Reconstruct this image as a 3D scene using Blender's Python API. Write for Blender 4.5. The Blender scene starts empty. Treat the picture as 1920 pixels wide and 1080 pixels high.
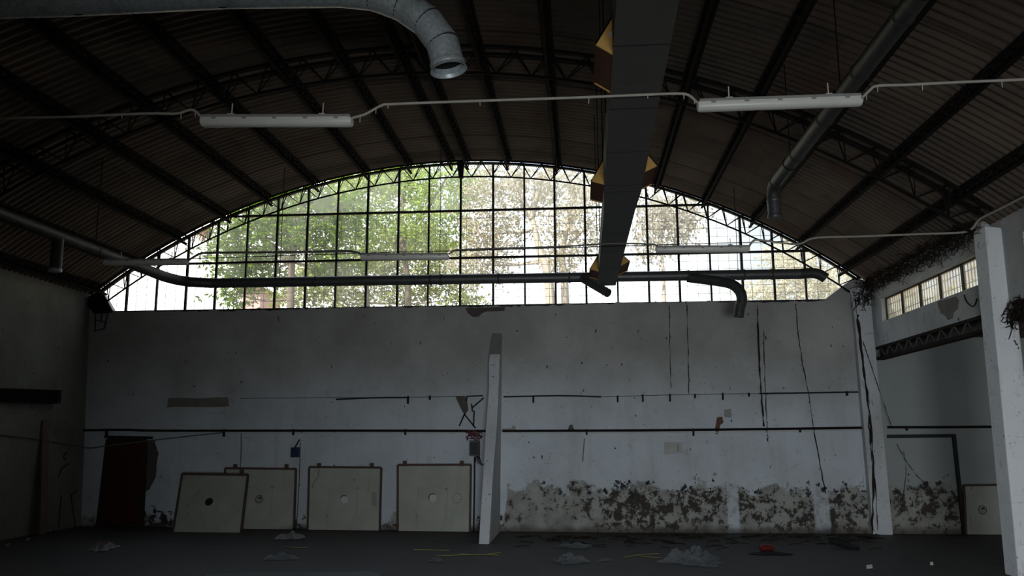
import bpy, math, random
from mathutils import Vector, Matrix
random.seed(7)
S = bpy.context.scene
COL = S.collection
PI = math.pi

# ------------------------------------------------------------------ camera
FOC, YAW, PITCH, ROLL, EYE = 1585.44, -0.0795380, 0.1747707, -0.0041481, 2.1412
def _basis():
    cy, sy, cp, sp = math.cos(YAW), math.sin(YAW), math.cos(PITCH), math.sin(PITCH)
    w = Vector((sy*cp, cy*cp, sp)); r = Vector((cy, -sy, 0)); u = r.cross(w)
    c, s = math.cos(ROLL), math.sin(ROLL)
    return r*c + u*s, -r*s + u*c, w
_r, _u, _w = _basis()
EYEV = Vector((0, 0, EYE))
cam_d = bpy.data.cameras.new('camera'); cam = bpy.data.objects.new('camera', cam_d); COL.objects.link(cam)
cam_d.sensor_width = 36; cam_d.lens = FOC/1920*36; cam_d.clip_end = 400
cam.matrix_world = Matrix(((_r.x, _u.x, -_w.x, 0), (_r.y, _u.y, -_w.y, 0), (_r.z, _u.z, -_w.z, EYE), (0, 0, 0, 1)))
S.camera = cam
S.view_settings.view_transform = 'Standard'; S.view_settings.look = 'None'
S.view_settings.gamma = 1; S.view_settings.exposure = 0; S.view_settings.use_curve_mapping = False
S.cycles.max_bounces = 10; S.cycles.diffuse_bounces = 5; S.cycles.transparent_max_bounces = 16
S.cycles.sample_clamp_indirect = 4; S.cycles.caustics_reflective = False; S.cycles.caustics_refractive = False

def ray(px, py): return _r*((px-960)/FOC) - _u*((py-540)/FOC) + _w
def at(px, py, Y): d = ray(px, py); return EYEV + d*(Y/d.y)
def atx(px, py, X): d = ray(px, py); return EYEV + d*(X/d.x)
def atz(px, py, Z=0.0): d = ray(px, py); return EYEV + d*((Z-EYE)/d.z)

# ------------------------------------------------------------------ world, sun, area lamp in the added rear gate
wd = bpy.data.worlds.new('sky'); S.world = wd; wd.use_nodes = True
nt = wd.node_tree; nt.nodes.clear()
tc = nt.nodes.new('ShaderNodeTexCoord'); sep = nt.nodes.new('ShaderNodeSeparateXYZ')
nt.links.new(tc.outputs['Generated'], sep.inputs[0])
rmp = nt.nodes.new('ShaderNodeValToRGB'); nt.links.new(sep.outputs['Z'], rmp.inputs[0])
e = rmp.color_ramp.elements
e[0].position = 0.0; e[0].color = (1.0, .97, .93, 1); e[1].position = 0.9; e[1].color = (.30, .50, .85, 1)
for pos, c in ((.14, (.92, .96, 1.0, 1)), (.35, (.62, .80, 1.0, 1))):
    q = e.new(pos); q.color = c
ns = nt.nodes.new('ShaderNodeTexNoise'); ns.inputs['Scale'].default_value = 3.0; ns.inputs['Detail'].default_value = 5
nt.links.new(tc.outputs['Generated'], ns.inputs['Vector'])
cr = nt.nodes.new('ShaderNodeValToRGB'); nt.links.new(ns.outputs[0], cr.inputs[0])
cr.color_ramp.elements[0].position = .45; cr.color_ramp.elements[1].position = .65
mx = nt.nodes.new('ShaderNodeMix'); mx.data_type = 'RGBA'
nt.links.new(cr.outputs[0], mx.inputs['Factor']); nt.links.new(rmp.outputs[0], mx.inputs['A']); mx.inputs['B'].default_value = (1, .99, .97, 1)
mr = nt.nodes.new('ShaderNodeMapRange'); mr.interpolation_type = 'SMOOTHSTEP'; nt.links.new(sep.outputs['X'], mr.inputs['Value']); mr.inputs['From Min'].default_value = .09; mr.inputs['From Max'].default_value = .22
m2 = nt.nodes.new('ShaderNodeMix'); m2.data_type = 'RGBA'; nt.links.new(mr.outputs[0], m2.inputs['Factor']); nt.links.new(mx.outputs['Result'], m2.inputs['A']); m2.inputs['B'].default_value = (.325, .37, .41, 1)
bg = nt.nodes.new('ShaderNodeBackground'); bg.inputs['Strength'].default_value = 2.9
nt.links.new(m2.outputs['Result'], bg.inputs['Color'])
wo = nt.nodes.new('ShaderNodeOutputWorld'); nt.links.new(bg.outputs[0], wo.inputs[0])

sd = bpy.data.lights.new('sun', 'SUN'); sd.energy = 11.5; sd.angle = math.radians(1.0); sd.color = (1, .95, .86)
sun = bpy.data.objects.new('sun', sd); COL.objects.link(sun)
sun.rotation_euler = Vector((.42, .62, -1.0)).to_track_quat('-Z', 'Y').to_euler()

# unseen passage and gate added behind the camera; their shape sets the light falloff
PASS = (-1.2, 8.0, -6.0, 2.72)    # passage: x from, x to, y of the gate, height
GATE = (-1.0, 3.2)               # gate: x from, x to
ld = bpy.data.lights.new('added_gate_lamp', 'AREA'); ld.shape = 'RECTANGLE'; ld.size = GATE[1]-GATE[0]; ld.size_y = PASS[3]-.1
ld.energy = 1230; ld.color = (.87, .94, 1.0)  # area lamp stands in for rear daylight, far brighter than the sky
lo = bpy.data.objects.new('added_gate_lamp', ld); COL.objects.link(lo)
lo.location = ((GATE[0]+GATE[1])/2, PASS[2]-.05, PASS[3]/2)
lo.rotation_euler = Vector((0, 1, 0)).to_track_quat('-Z', 'Y').to_euler()

# ------------------------------------------------------------------ mesh helpers
ORG = {}
class MB:
    def __init__(s): s.v = []; s.f = []
    def raw(s, vs, fs):
        n = len(s.v); s.v += [Vector(a) for a in vs]; s.f += [tuple(n+i for i in f) for f in fs]; return s
    def box(s, a, b):
        (x0, y0, z0), (x1, y1, z1) = a, b
        return s.raw([(x0,y0,z0),(x1,y0,z0),(x1,y1,z0),(x0,y1,z0),(x0,y0,z1),(x1,y0,z1),(x1,y1,z1),(x0,y1,z1)],
                     [(0,3,2,1),(4,5,6,7),(0,1,5,4),(1,2,6,5),(2,3,7,6),(3,0,4,7)])
    def obox(s, c, ax, ay, az, bev=0):
        """box from centre and three half-axis vectors"""
        c, ax, ay, az = Vector(c), Vector(ax), Vector(ay), Vector(az)
        vs = [c+ax*i+ay*j+az*k for k in (-1, 1) for i, j in ((-1,-1),(1,-1),(1,1),(-1,1))]
        return s.raw(vs, [(0,3,2,1),(4,5,6,7),(0,1,5,4),(1,2,6,5),(2,3,7,6),(3,0,4,7)])
    def bar(s, a, b, w, h=None, up=(0, 0, 1)):
        a, b = Vector(a), Vector(b); d = b-a; h = h or w
        dn = d.normalized(); up = Vector(up)
        if abs(dn.dot(up)) > .98: up = Vector((0, 1, 0)) if abs(dn.y) < .9 else Vector((1, 0, 0))
        sd = dn.cross(up).normalized(); un = sd.cross(dn)
        return s.obox((a+b)/2, d/2, sd*(w/2), un*(h/2))
    def tube(s, pts, r, n=8, caps=True):
        pts = [Vector(p) for p in pts]
        rs = r if isinstance(r, (list, tuple)) else [r]*len(pts)
        rings = []; ref = None
        for i, p in enumerate(pts):
            t = (pts[min(i+1, len(pts)-1)]-pts[max(i-1, 0)]).normalized()
            if ref is None:
                ref = Vector((0, 0, 1)) if abs(t.z) < .9 else Vector((1, 0, 0))
            a = t.cross(ref).normalized(); ref = a.cross(t).normalized()
            rings.append([p+(a*math.cos(2*PI*k/n)+ref*math.sin(2*PI*k/n))*rs[i] for k in range(n)])
        vs = [q for g in rings for q in g]; fs = []
        for i in range(len(pts)-1):
            for k in range(n):
                fs.append((i*n+k, i*n+(k+1) % n, (i+1)*n+(k+1) % n, (i+1)*n+k))
        if caps: fs += [tuple(reversed(range(n))), tuple(range((len(pts)-1)*n, len(pts)*n))]
        return s.raw(vs, fs)
    def shell(s, pts, r, n=20, th=.006):
        """open-ended pipe with wall thickness"""
        m = MB(); m.tube(pts, r, n, False); k = len(m.v)
        rs = [q-th for q in r] if isinstance(r, (list, tuple)) else r-th
        m2 = MB(); m2.tube(pts, rs, n, False)
        s.raw(m.v, m.f); s.raw(m2.v, [tuple(reversed(f)) for f in m2.f])
        b = len(s.v)-2*k
        for i in range(n):
            j = (i+1) % n
            s.f.append((b+i, b+k+i, b+k+j, b+j)); o = k-n
            s.f.append((b+o+j, b+k+o+j, b+k+o+i, b+o+i))
        return s
    def prism(s, poly, d):
        """poly: list of 3D points, extruded by vector d"""
        n = len(poly); d = Vector(d); poly = [Vector(p) for p in poly]
        return s.raw(poly+[p+d for p in poly], [tuple(range(n)), tuple(reversed(range(n, 2*n)))] +
                     [(i, n+i, n+(i+1) % n, (i+1) % n) for i in range(n)])
    def build(s, name, mat, parent=None, smooth=False, bevel=0):
        me = bpy.data.meshes.new(name)
        o0 = ORG.get(parent.name, Vector()) if parent else Vector()
        me.from_pydata([v-o0 for v in s.v], [], s.f); me.update()
        import bmesh
        bm = bmesh.new(); bm.from_mesh(me); bmesh.ops.recalc_face_normals(bm, faces=bm.faces); bm.to_mesh(me); bm.free()
        if smooth:
            for p in me.polygons: p.use_smooth = True
            me.set_sharp_from_angle(angle=math.radians(40))
        me.materials.append(mat)
        o = bpy.data.objects.new(name, me); COL.objects.link(o)
        if parent: o.parent = parent
        ORG[o.name] = o0
        if bevel:
            b = o.modifiers.new('edge', 'BEVEL'); b.width = bevel; b.segments = 2; b.limit_method = 'ANGLE'
        return o
def thing(name, label, cat, loc, group=None, kind=None):
    o = bpy.data.objects.new(name, None); COL.objects.link(o); o.location = loc; o.empty_display_size = .2
    ORG[o.name] = Vector(loc)
    return tag(o, label, cat, group, kind)
def tag(o, label=None, cat=None, group=None, kind=None):
    for k, v in (('label', label), ('category', cat), ('group', group), ('kind', kind)):
        if v: o[k] = v
    return o
def struct(o, label, cat): return tag(o, label, cat, None, 'structure')
def copy_tree(o, parent=None):
    c = o.copy(); COL.objects.link(c); c.parent = parent
    for ch in o.children: copy_tree(ch, c)
    return c
def smoothpath(pts, k=6):
    pts = [Vector(p) for p in pts]; out = []
    for i in range(len(pts)-1):
        p0, p1, p2, p3 = pts[max(i-1, 0)], pts[i], pts[i+1], pts[min(i+2, len(pts)-1)]
        for j in range(k):
            t = j/k
            out.append(.5*((2*p1)+(p2-p0)*t+(2*p0-5*p1+4*p2-p3)*t*t+(3*p1-p0-3*p2+p3)*t**3))
    return out+[pts[-1]]
def interp(tab, x):
    if x <= tab[0][0]: return tab[0][1]
    for (a, b), (c, d) in zip(tab, tab[1:]):
        if x <= c: return b+(d-b)*(x-a)/(c-a)
    return tab[-1][1]

# ------------------------------------------------------------------ materials
class NT:
    def __init__(s, name):
        s.m = bpy.data.materials.new(name); s.m.use_nodes = True; s.t = s.m.node_tree; s.t.nodes.clear()
        s.out = s.t.nodes.new('ShaderNodeOutputMaterial'); s._p = None
    def n(s, typ, **kw):
        nd = s.t.nodes.new('ShaderNode'+typ)
        for k, v in kw.items():
            if k.startswith('_'): setattr(nd, k[1:], v)
            else: s.set(nd.inputs[k.replace('__', ' ')], v)
        return nd
    def set(s, sock, v):
        if isinstance(v, bpy.types.NodeSocket): s.t.links.new(v, sock)
        else:
            if isinstance(v, (tuple, list)) and sock.type == 'RGBA' and len(v) == 3: v = (*v, 1)
            sock.default_value = v
    @property
    def P(s):
        if s._p is None: s._p = s.n('TexCoord').outputs['Object']
        return s._p
    def xyz(s): return s.n('SeparateXYZ', Vector=s.P).outputs
    def math(s, op, a, b=0.0, c=None):
        nd = s.t.nodes.new('ShaderNodeMath'); nd.operation = op
        s.set(nd.inputs[0], a); s.set(nd.inputs[1], b)
        if c is not None: s.set(nd.inputs[2], c)
        return nd.outputs[0]
    def noise(s, scale, detail=4, rough=.55, stretch=None, dist=0):
        v = s.P
        if stretch: v = s.n('Mapping', Vector=v, Scale=stretch).outputs[0]
        return s.n('TexNoise', Vector=v, Scale=scale, Detail=detail, Roughness=rough, Distortion=dist).outputs[0]
    def step(s, x, a, b):
        nd = s.n('MapRange', Value=x); nd.interpolation_type = 'SMOOTHSTEP'
        nd.inputs['From Min'].default_value = a; nd.inputs['From Max'].default_value = b
        return nd.outputs[0]
    def mix(s, f, a, b):
        nd = s.t.nodes.new('ShaderNodeMix'); nd.data_type = 'RGBA'
        s.set(nd.inputs['Factor'], f); s.set(nd.inputs['A'], a); s.set(nd.inputs['B'], b)
        return nd.outputs['Result']
    def pbr(s, color, rough=.8, metal=0.0, bump=None, bstr=.3, bdist=.01, spec=.4):
        b = s.n('BsdfPrincipled'); s.set(b.inputs['Base Color'], color); s.set(b.inputs['Roughness'], rough)
        s.set(b.inputs['Metallic'], metal); b.inputs['Specular IOR Level'].default_value = spec
        if bump is not None:
            bp = s.n('Bump', Height=bump, Strength=bstr, Distance=bdist); s.t.links.new(bp.outputs[0], b.inputs['Normal'])
        s.t.links.new(b.outputs[0], s.out.inputs[0]); return s.m

def simple(name, c, rough=.7, metal=0.0, var=.25, scale=6, spec=.4):
    t = NT(name); n = t.noise(scale, 5)
    d = tuple(x*(1-var) for x in c); l = tuple(min(1, x*(1+var)) for x in c)
    return t.pbr(t.mix(n, d, l), rough, metal, bump=n, bstr=.15, spec=spec)

def plaster(name, light=(.47, .465, .45), dark=(.33, .325, .30), peel=None, spots=.69, band=False):
    """white-washed plaster: blotches, drips, pin marks; peel = (x from, edge height right, edge height left)"""
    t = NT(name); X, Y, Z = t.xyz()
    c = t.mix(t.step(t.noise(.55, 5, .6), .32, .68), dark, light)
    if band: c = t.mix(t.step(t.math('MULTIPLY_ADD', t.noise(.8, 5), 1.4, Z), 5.0, 2.7), c, t.mix(t.step(t.noise(.7, 5, .6), .3, .66), (.52, .56, .59), (.63, .68, .72)))  # light falloff painted in: bluish and brighter below, greyer towards the top
    c = t.mix(t.math('MULTIPLY', t.step(t.noise(1.6, 6, .6, (1, 1, .16)), .5, .75), .35), c, (.30, .29, .27))
    c = t.mix(t.math('MULTIPLY', t.step(t.noise(3.2, 8, .7), .56, .72), .38), c, (.24, .235, .22))
    c = t.mix(t.step(t.noise(8.5, 3, .5, (1, 1, .6)), spots, spots+.025), c, (.055, .05, .045))
    c = t.mix(t.step(t.noise(21, 2, .5), .69, .73), c, (.09, .08, .075))
    c = t.mix(t.math('MULTIPLY', t.step(t.noise(6, 7, .7, (.35, 1, 2.2)), .60, .72), .55), c, (.16, .155, .145))
    c = t.mix(t.math('MULTIPLY', t.step(t.noise(11, 5, .6, (2.4, 1, .3)), .64, .74), .6), c, (.10, .095, .085))
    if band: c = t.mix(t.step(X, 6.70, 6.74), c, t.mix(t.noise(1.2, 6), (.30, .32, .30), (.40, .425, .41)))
    bump = t.noise(7, 6)
    if peel:
        x0, er, el = peel
        edge = t.math('MULTIPLY_ADD', t.step(X, x0-.05, x0+.05), er-el, el)
        h = t.math('SUBTRACT', edge, Z)
        wob = t.math('MULTIPLY_ADD', t.noise(1.1, 6, .65), 1.5, -.75)
        soft = t.step(t.math('MULTIPLY_ADD', wob, 1.25, t.math('MULTIPLY_ADD', t.noise(5, 6, .7), .5, t.math('SUBTRACT', h, .25))), -.03, .08)
        cem = t.mix(t.step(t.noise(2.3, 6), .35, .65), (.36, .36, .31), (.22, .21, .18))
        for a, b in STRIPS:
            inside = t.math('MULTIPLY', t.step(X, a-.03, a+.03), t.math('SUBTRACT', 1.0, t.step(X, b-.03, b+.03)))
            soft = t.math('MULTIPLY', soft, t.math('SUBTRACT', 1.0, t.math('MULTIPLY', inside, .92)))
        c = t.mix(t.math('MULTIPLY', soft, .85), c, cem)
        dens = t.math('MULTIPLY_ADD', t.noise(.42, 3, .5), .36, -.175)
        n2 = t.math('ADD', t.noise(4.6, 10, .74), dens)
        band = t.math('SUBTRACT', 1.0, t.math('ABSOLUTE', t.math('MULTIPLY_ADD', h, 1.6, -.7)))
        m2 = t.step(t.math('MULTIPLY_ADD', t.math('MAXIMUM', band, -.8), .05, n2), .525, .57)
        m2 = t.math('MULTIPLY', m2, t.math('MULTIPLY', t.step(h, -.1, .1), t.math('MULTIPLY_ADD', soft, .8, .2)))
        c = t.mix(m2, c, t.mix(t.noise(12, 4), (.028, .027, .024), (.095, .08, .066)))
        edgeband = t.math('SUBTRACT', 1.0, t.math('ABSOLUTE', t.math('MULTIPLY', t.math('ADD', t.math('MULTIPLY_ADD', wob, .7, h), -.02), 3.6)))
        m3 = t.step(t.math('MULTIPLY_ADD', edgeband, .10, t.math('MULTIPLY_ADD', dens, .6, t.noise(4.2, 8, .68))), .625, .655)
        m3 = t.math('MULTIPLY', m3, t.step(edgeband, -.4, .2))
        c = t.mix(m3, c, (.035, .035, .038))
        low = t.step(t.math('MULTIPLY_ADD', t.noise(2.6, 6), .35, Z), .38, .20)
        c = t.mix(t.math('MULTIPLY', low, .8), c, (.09, .075, .06))
    return t.pbr(c, .85, 0, bump, .35, .02, spec=.2)

STRIPS = [(at(1364, 960, 20).x, at(1386, 960, 20).x), (at(1526, 960, 20).x, at(1556, 960, 20).x)]
M = {}
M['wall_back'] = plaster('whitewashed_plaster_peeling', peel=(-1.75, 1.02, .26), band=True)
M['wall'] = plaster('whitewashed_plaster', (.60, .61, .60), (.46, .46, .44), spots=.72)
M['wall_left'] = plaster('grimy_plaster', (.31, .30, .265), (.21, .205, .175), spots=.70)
M['pillar'] = plaster('pillar_plaster', (.66, .68, .70), (.54, .55, .56), spots=.73)
M['pillar_white'] = plaster('white_pillar_paint', (.94, .95, .96), (.86, .88, .89), spots=.72)
M['steel'] = simple('dark_rusty_steel', (.014, .012, .011), .9, 0, spec=.1)
M['black'] = simple('black_paint', (.012, .012, .012), .6)
M['galv'] = None
def galv(name, c, metal=.85, rough=.42):
    t = NT(name); n = t.noise(26, 3); n2 = t.noise(2.5, 6, .7)
    col = t.mix(t.step(n, .35, .65), tuple(x*.75 for x in c), c)
    col = t.mix(t.math('MULTIPLY', t.step(n2, .5, .75), .55), col, (.16, .15, .13))
    return t.pbr(col, t.math('MULTIPLY_ADD', n2, .3, rough-.12), metal, n, .06)
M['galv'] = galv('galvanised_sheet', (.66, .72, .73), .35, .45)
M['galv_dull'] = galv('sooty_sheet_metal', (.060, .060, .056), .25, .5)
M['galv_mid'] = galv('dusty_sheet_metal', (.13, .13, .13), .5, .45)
# roof sheets: fibre cement, each sheet its own tone, laps every 1.02 m along Y and 2.2 m along the curve
t = NT('fibre_cement_roof'); X, Y, Z = t.xyz()
idx = t.math('FLOOR', t.math('DIVIDE', Y, 1.02))
ang = t.math('ARCTAN2', t.math('SUBTRACT', X, -2.748), t.math('SUBTRACT', Z, -6.427))
row = t.math('FLOOR', t.math('MULTIPLY', ang, 6.9))
wn = t.n('TexWhiteNoise', _noise_dimensions='2D', Vector=t.n('CombineXYZ', X=idx, Y=row, Z=0.0).outputs[0])
c = t.mix(wn.outputs['Value'], (.135, .108, .087), (.19, .145, .112))
c = t.mix(t.math('MULTIPLY', t.step(t.noise(.7, 5), .52, .75), .7), c, (.15, .085, .06))
c = t.mix(t.math('MULTIPLY', t.step(t.noise(2.0, 6), .5, .8), .6), c, (.06, .055, .05))
fr = t.math('FRACT', t.math('DIVIDE', Y, 1.02))
c = t.mix(t.math('MULTIPLY', t.step(fr, .93, .97), .6), c, (.035, .03, .028))
M['roof'] = t.pbr(c, .9, 0, t.noise(14, 4), .2, spec=.15)
# floor
t = NT('dirty_concrete_floor'); n = t.noise(.5, 7, .62); n2 = t.noise(5, 6)
c = t.mix(t.step(n, .3, .7), (.058, .050, .040), (.090, .081, .069))
c = t.mix(t.math('MULTIPLY', t.step(t.noise(1.7, 7, .7), .5, .7), .6), c, (.038, .032, .026))
c = t.mix(t.step(t.noise(30, 2), .70, .74), c, (.13, .125, .115))
M['floor'] = t.pbr(c, t.math('MULTIPLY_ADD', n, .4, .45), 0, n2, .25, spec=.35)
M['board_duct'] = None
t = NT('grey_foil_duct_board'); n = t.noise(60, 3, .7); n2 = t.noise(3, 5)
c = t.mix(n2, (.105, .10, .088), (.14, .135, .12)); c = t.mix(t.step(n, .60, .68), c, (.26, .255, .235)); c = t.mix(t.step(t.noise(75, 3), .62, .7), c, (.05, .05, .045))
M['board_duct'] = t.pbr(c, .6, .25, n, .2)
M['yellow'] = simple('yellow_insulation_board', (.62, .36, .10), .85, 0, .2, 12)
M['brown_in'] = simple('dark_brown_board', (.11, .045, .02), .85)
M['cable'] = simple('dusty_white_cable', (.42, .39, .33), .6)
M['cable_grey'] = simple('dusty_grey_cable', (.16, .15, .135), .6)
M['tie'] = simple('white_cable_tie', (.55, .53, .48), .5)
M['lamp_body'] = simple('grey_plastic', (.30, .29, .27), .5)
t = NT('dusty_clear_diffuser'); n = t.noise(5, 4)
pb = t.n('BsdfPrincipled', Roughness=.35); t.set(pb.inputs['Base Color'], t.mix(n, (.74, .72, .64), (.92, .90, .82)))
tl = t.n('BsdfTranslucent', Color=(.75, .72, .66)); ms = t.n('MixShader', Fac=.18)
t.t.links.new(pb.outputs[0], ms.inputs[1]); t.t.links.new(tl.outputs[0], ms.inputs[2]); t.t.links.new(ms.outputs[0], t.out.inputs[0])
M['diffuser'] = t.m
M['tube_white'] = simple('white_tube', (.8, .8, .8), .3, 0, .02)
# dirty window glass
def glass(name, dirt, col=(.92, .89, .74), panes=False):
    t = NT(name); n = t.noise(.9, 6, .6); n2 = t.noise(5, 5, .6, (1, 1, .3))
    f = t.math('MULTIPLY_ADD', t.step(n, .3, .75), dirt, dirt*.35); f = t.math('MULTIPLY_ADD', t.step(n2, .5, .8), dirt*.5, f)
    if panes:
        X, Y, Z = t.xyz(); row = t.math('ADD', t.step(Z, 1.20, 1.22), t.step(Z, 2.39, 2.41))
        pn = t.n('TexWhiteNoise', _noise_dimensions='2D', Vector=t.n('CombineXYZ', X=t.math('FLOOR', t.math('DIVIDE', t.math('ADD', X, .02), .765)), Y=row, Z=0.0).outputs[0]).outputs['Value']
        f = t.math('MULTIPLY_ADD', pn, .12, f); f = t.math('MULTIPLY_ADD', t.step(Z, 2.39, 2.41), .07, f)
    tr = t.n('BsdfTransparent', Color=(.97, .97, .95)); tl = t.n('BsdfTranslucent', Color=col); gl = t.n('BsdfGlossy', Color=(1, 1, 1), Roughness=.08)
    a = t.n('MixShader', Fac=f); b = t.n('MixShader', Fac=.04)
    L = t.t.links
    L.new(tr.outputs[0], a.inputs[1]); L.new(tl.outputs[0], a.inputs[2]); L.new(a.outputs[0], b.inputs[1]); L.new(gl.outputs[0], b.inputs[2]); L.new(b.outputs[0], t.out.inputs[0])
    return t.m
M['glass'] = glass('dusty_window_glass', .15, panes=True)
M['glass_side'] = glass('grimy_side_glass', .38, (.90, .78, .55))
M['red'] = simple('dark_red_paint', (.055, .009, .008), .6, 0, .35, 3)
M['door_frame'] = simple('dark_door_frame', (.03, .022, .018), .8)
t = NT('cream_board'); n = t.noise(1.6, 6); X, Y, Z = t.xyz()
c = t.mix(t.step(n, .3, .7), (.38, .39, .33), (.47, .475, .41)); c = t.mix(t.step(t.noise(9, 3), .69, .72), c, (.2, .19, .15))
c = t.mix(t.math('MULTIPLY', t.step(t.noise(4, 6, .6, (1.5, 1, .12)), .56, .7), .45), c, (.26, .24, .17))
M['board'] = t.pbr(c, .7, 0, n, .1)
M['board_edge'] = simple('brown_board_edge', (.085, .055, .038), .8)
M['hole'] = simple('black_hole', (.010, .010, .009), .9)
M['pale'] = simple('pale_patch', (.58, .60, .58), .7)
M['patch'] = simple('grey_patch', (.30, .31, .27), .8)
M['wood'] = simple('old_timber', (.21, .145, .105), .85, 0, .3, 4)
M['blue'] = simple('dark_blue_paint', (.010, .028, .06), .5)
M['box'] = simple('dark_grey_box', (.055, .065, .07), .5)
M['redwire'] = simple('faded_red_wire', (.12, .04, .048), .6)
M['vine'] = simple('dead_creeper_stem', (.030, .024, .019), .95, spec=.1)
M['rust'] = simple('rust_stain', (.13, .07, .04), .9)
M['cement'] = simple('bare_cement', (.19, .175, .155), .95, 0, .3, 5)
M['cement_dark'] = simple('dark_bare_cement', (.10, .088, .075), .95, 0, .3, 5)
M['sheet'] = simple('dull_plastic_sheet', (.085, .10, .11), .35)
M['plate'] = simple('faded_grey_plate', (.42, .42, .39), .6)
t = NT('clear_plastic_film'); n = t.noise(13, 5, .65)
pb = t.n('BsdfPrincipled', Roughness=.07); pb.inputs['Base Color'].default_value = (.20, .215, .22, 1); pb.inputs['Specular IOR Level'].default_value = 1.0
bp = t.n('Bump', Height=n, Strength=.9, Distance=.06); t.t.links.new(bp.outputs[0], pb.inputs['Normal'])
tr = t.n('BsdfTransparent', Color=(.95, .96, .97)); ms = t.n('MixShader', Fac=t.math('MULTIPLY_ADD', n, .6, .2))
t.t.links.new(tr.outputs[0], ms.inputs[1]); t.t.links.new(pb.outputs[0], ms.inputs[2]); t.t.links.new(ms.outputs[0], t.out.inputs[0])
M['film'] = t.m
M['whitebag'] = simple('dirty_white_plastic', (.22, .22, .215), .3)
M['strap'] = simple('yellow_strapping', (.36, .31, .07), .5)
M['orange'] = simple('orange_red_plastic', (.12, .016, .012), .35)
M['rubber'] = simple('black_rubber', (.010, .010, .010), .8)
M['paper'] = simple('white_paper', (.62, .62, .60), .8)
M['sticker'] = simple('pale_blue_sticker', (.40, .46, .50), .5)
def leafmat(name, cols, trans=.45):
    t = NT(name); g = t.n('NewGeometry'); r = t.n('ValToRGB', Fac=g.outputs['Random Per Island'])
    el = r.color_ramp.elements; el[0].color = (*cols[0], 1); el[1].color = (*cols[-1], 1)
    for i, c in enumerate(cols[1:-1]): q = el.new((i+1)/(len(cols)-1)); q.color = (*c, 1)
    d = t.n('BsdfDiffuse', Color=r.outputs[0]); tl = t.n('BsdfTranslucent', Color=r.outputs[0]); ms = t.n('MixShader', Fac=trans)
    t.t.links.new(d.outputs[0], ms.inputs[1]); t.t.links.new(tl.outputs[0], ms.inputs[2]); t.t.links.new(ms.outputs[0], t.out.inputs[0]); return t.m
M['leaf_green'] = leafmat('green_leaves', [(.035, .085, .004), (.10, .19, .010), (.27, .37, .045)])
M['leaf_light'] = leafmat('light_green_leaves', [(.14, .25, .025), (.29, .40, .06), (.50, .55, .15)])
M['leaf_pale'] = leafmat('pale_grey_leaves', [(.28, .24, .16), (.48, .42, .30), (.66, .60, .46)])
M['leaf_olive'] = leafmat('olive_leaves', [(.09, .13, .02), (.22, .26, .05), (.44, .42, .16)])
M['leaf_grey'] = leafmat('grey_leaves', [(.28, .25, .19), (.44, .40, .32), (.60, .56, .46)])
M['leaf_faded'] = leafmat('faded_leaves', [(.46, .42, .30), (.60, .56, .42), (.70, .66, .52)])
M['leaf_dry'] = leafmat('dry_leaves', [(.30, .12, .03), (.45, .22, .07)])
M['bark_pale'] = simple('pale_bark', (.42, .36, .29), .9, 0, .3, 3)
M['bark'] = simple('brown_bark', (.14, .105, .075), .9, 0, .3, 3)
M['ground'] = simple('dark_yard_soil', (.12, .105, .08), .95, 0, .25, 1.5)
M['yardwall'] = simple('cream_yard_wall', (.66, .60, .50), .9, 0, .1, 1)
M['pink'] = simple('pink_house_wall', (.60, .34, .30), .9, 0, .1, 1)

# ------------------------------------------------------------------ the hall
CX, CZ, RS = -2.748, -6.427, 15.40      # axis of the vault and radius of the sheets
YB, YR = 20.0, -1.2                     # end wall and rear wall
def pol(a, r, y): a = math.radians(a); return Vector((CX+r*math.sin(a), y, CZ+r*math.cos(a)))
def arcz(x, r): return CZ+math.sqrt(r*r-(x-CX)**2)

# floor (hall and side aisle)
def fz(x): return .0078*max(0.0, .5-x)       # the floor rises a little towards the left wall
def flo(px, py, dz=0.0):
    p = atz(px, py, dz)
    for _ in range(4): p = atz(px, py, fz(p.x)+dz)
    return p
b = MB(); b.prism([(-13, -6.4, fz(-13)), (.5, -6.4, 0), (13.3, -6.4, 0), (13.3, -6.4, -.3), (-13, -6.4, -.3)], (0, 26.75, 0)); struct(b.build('floor', M['floor']), 'dark dusty concrete floor strewn with plastic litter', 'floor')

# corrugated vault
b = MB(); A0, A1, NA = -38.6, 39.6, 44; pitch = .177; sub = 8
ny = int((20.12-YR+.2)/(pitch/sub)); vs = []; fs = []
for j in range(ny+1):
    y = YR-.2+j*pitch/sub; r = RS+.015*math.sin(2*PI*y/pitch)
    for i in range(NA+1): vs.append(pol(A0+(A1-A0)*i/NA, r, y))
for j in range(ny):
    for i in range(NA):
        k = j*(NA+1)+i; fs.append((k, k+1, k+NA+2, k+NA+1))
b.raw(vs, fs); roof = b.build('ceiling', M['roof'], smooth=True)
struct(roof, 'dark corrugated barrel vault roof over the hall', 'ceiling')

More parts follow.
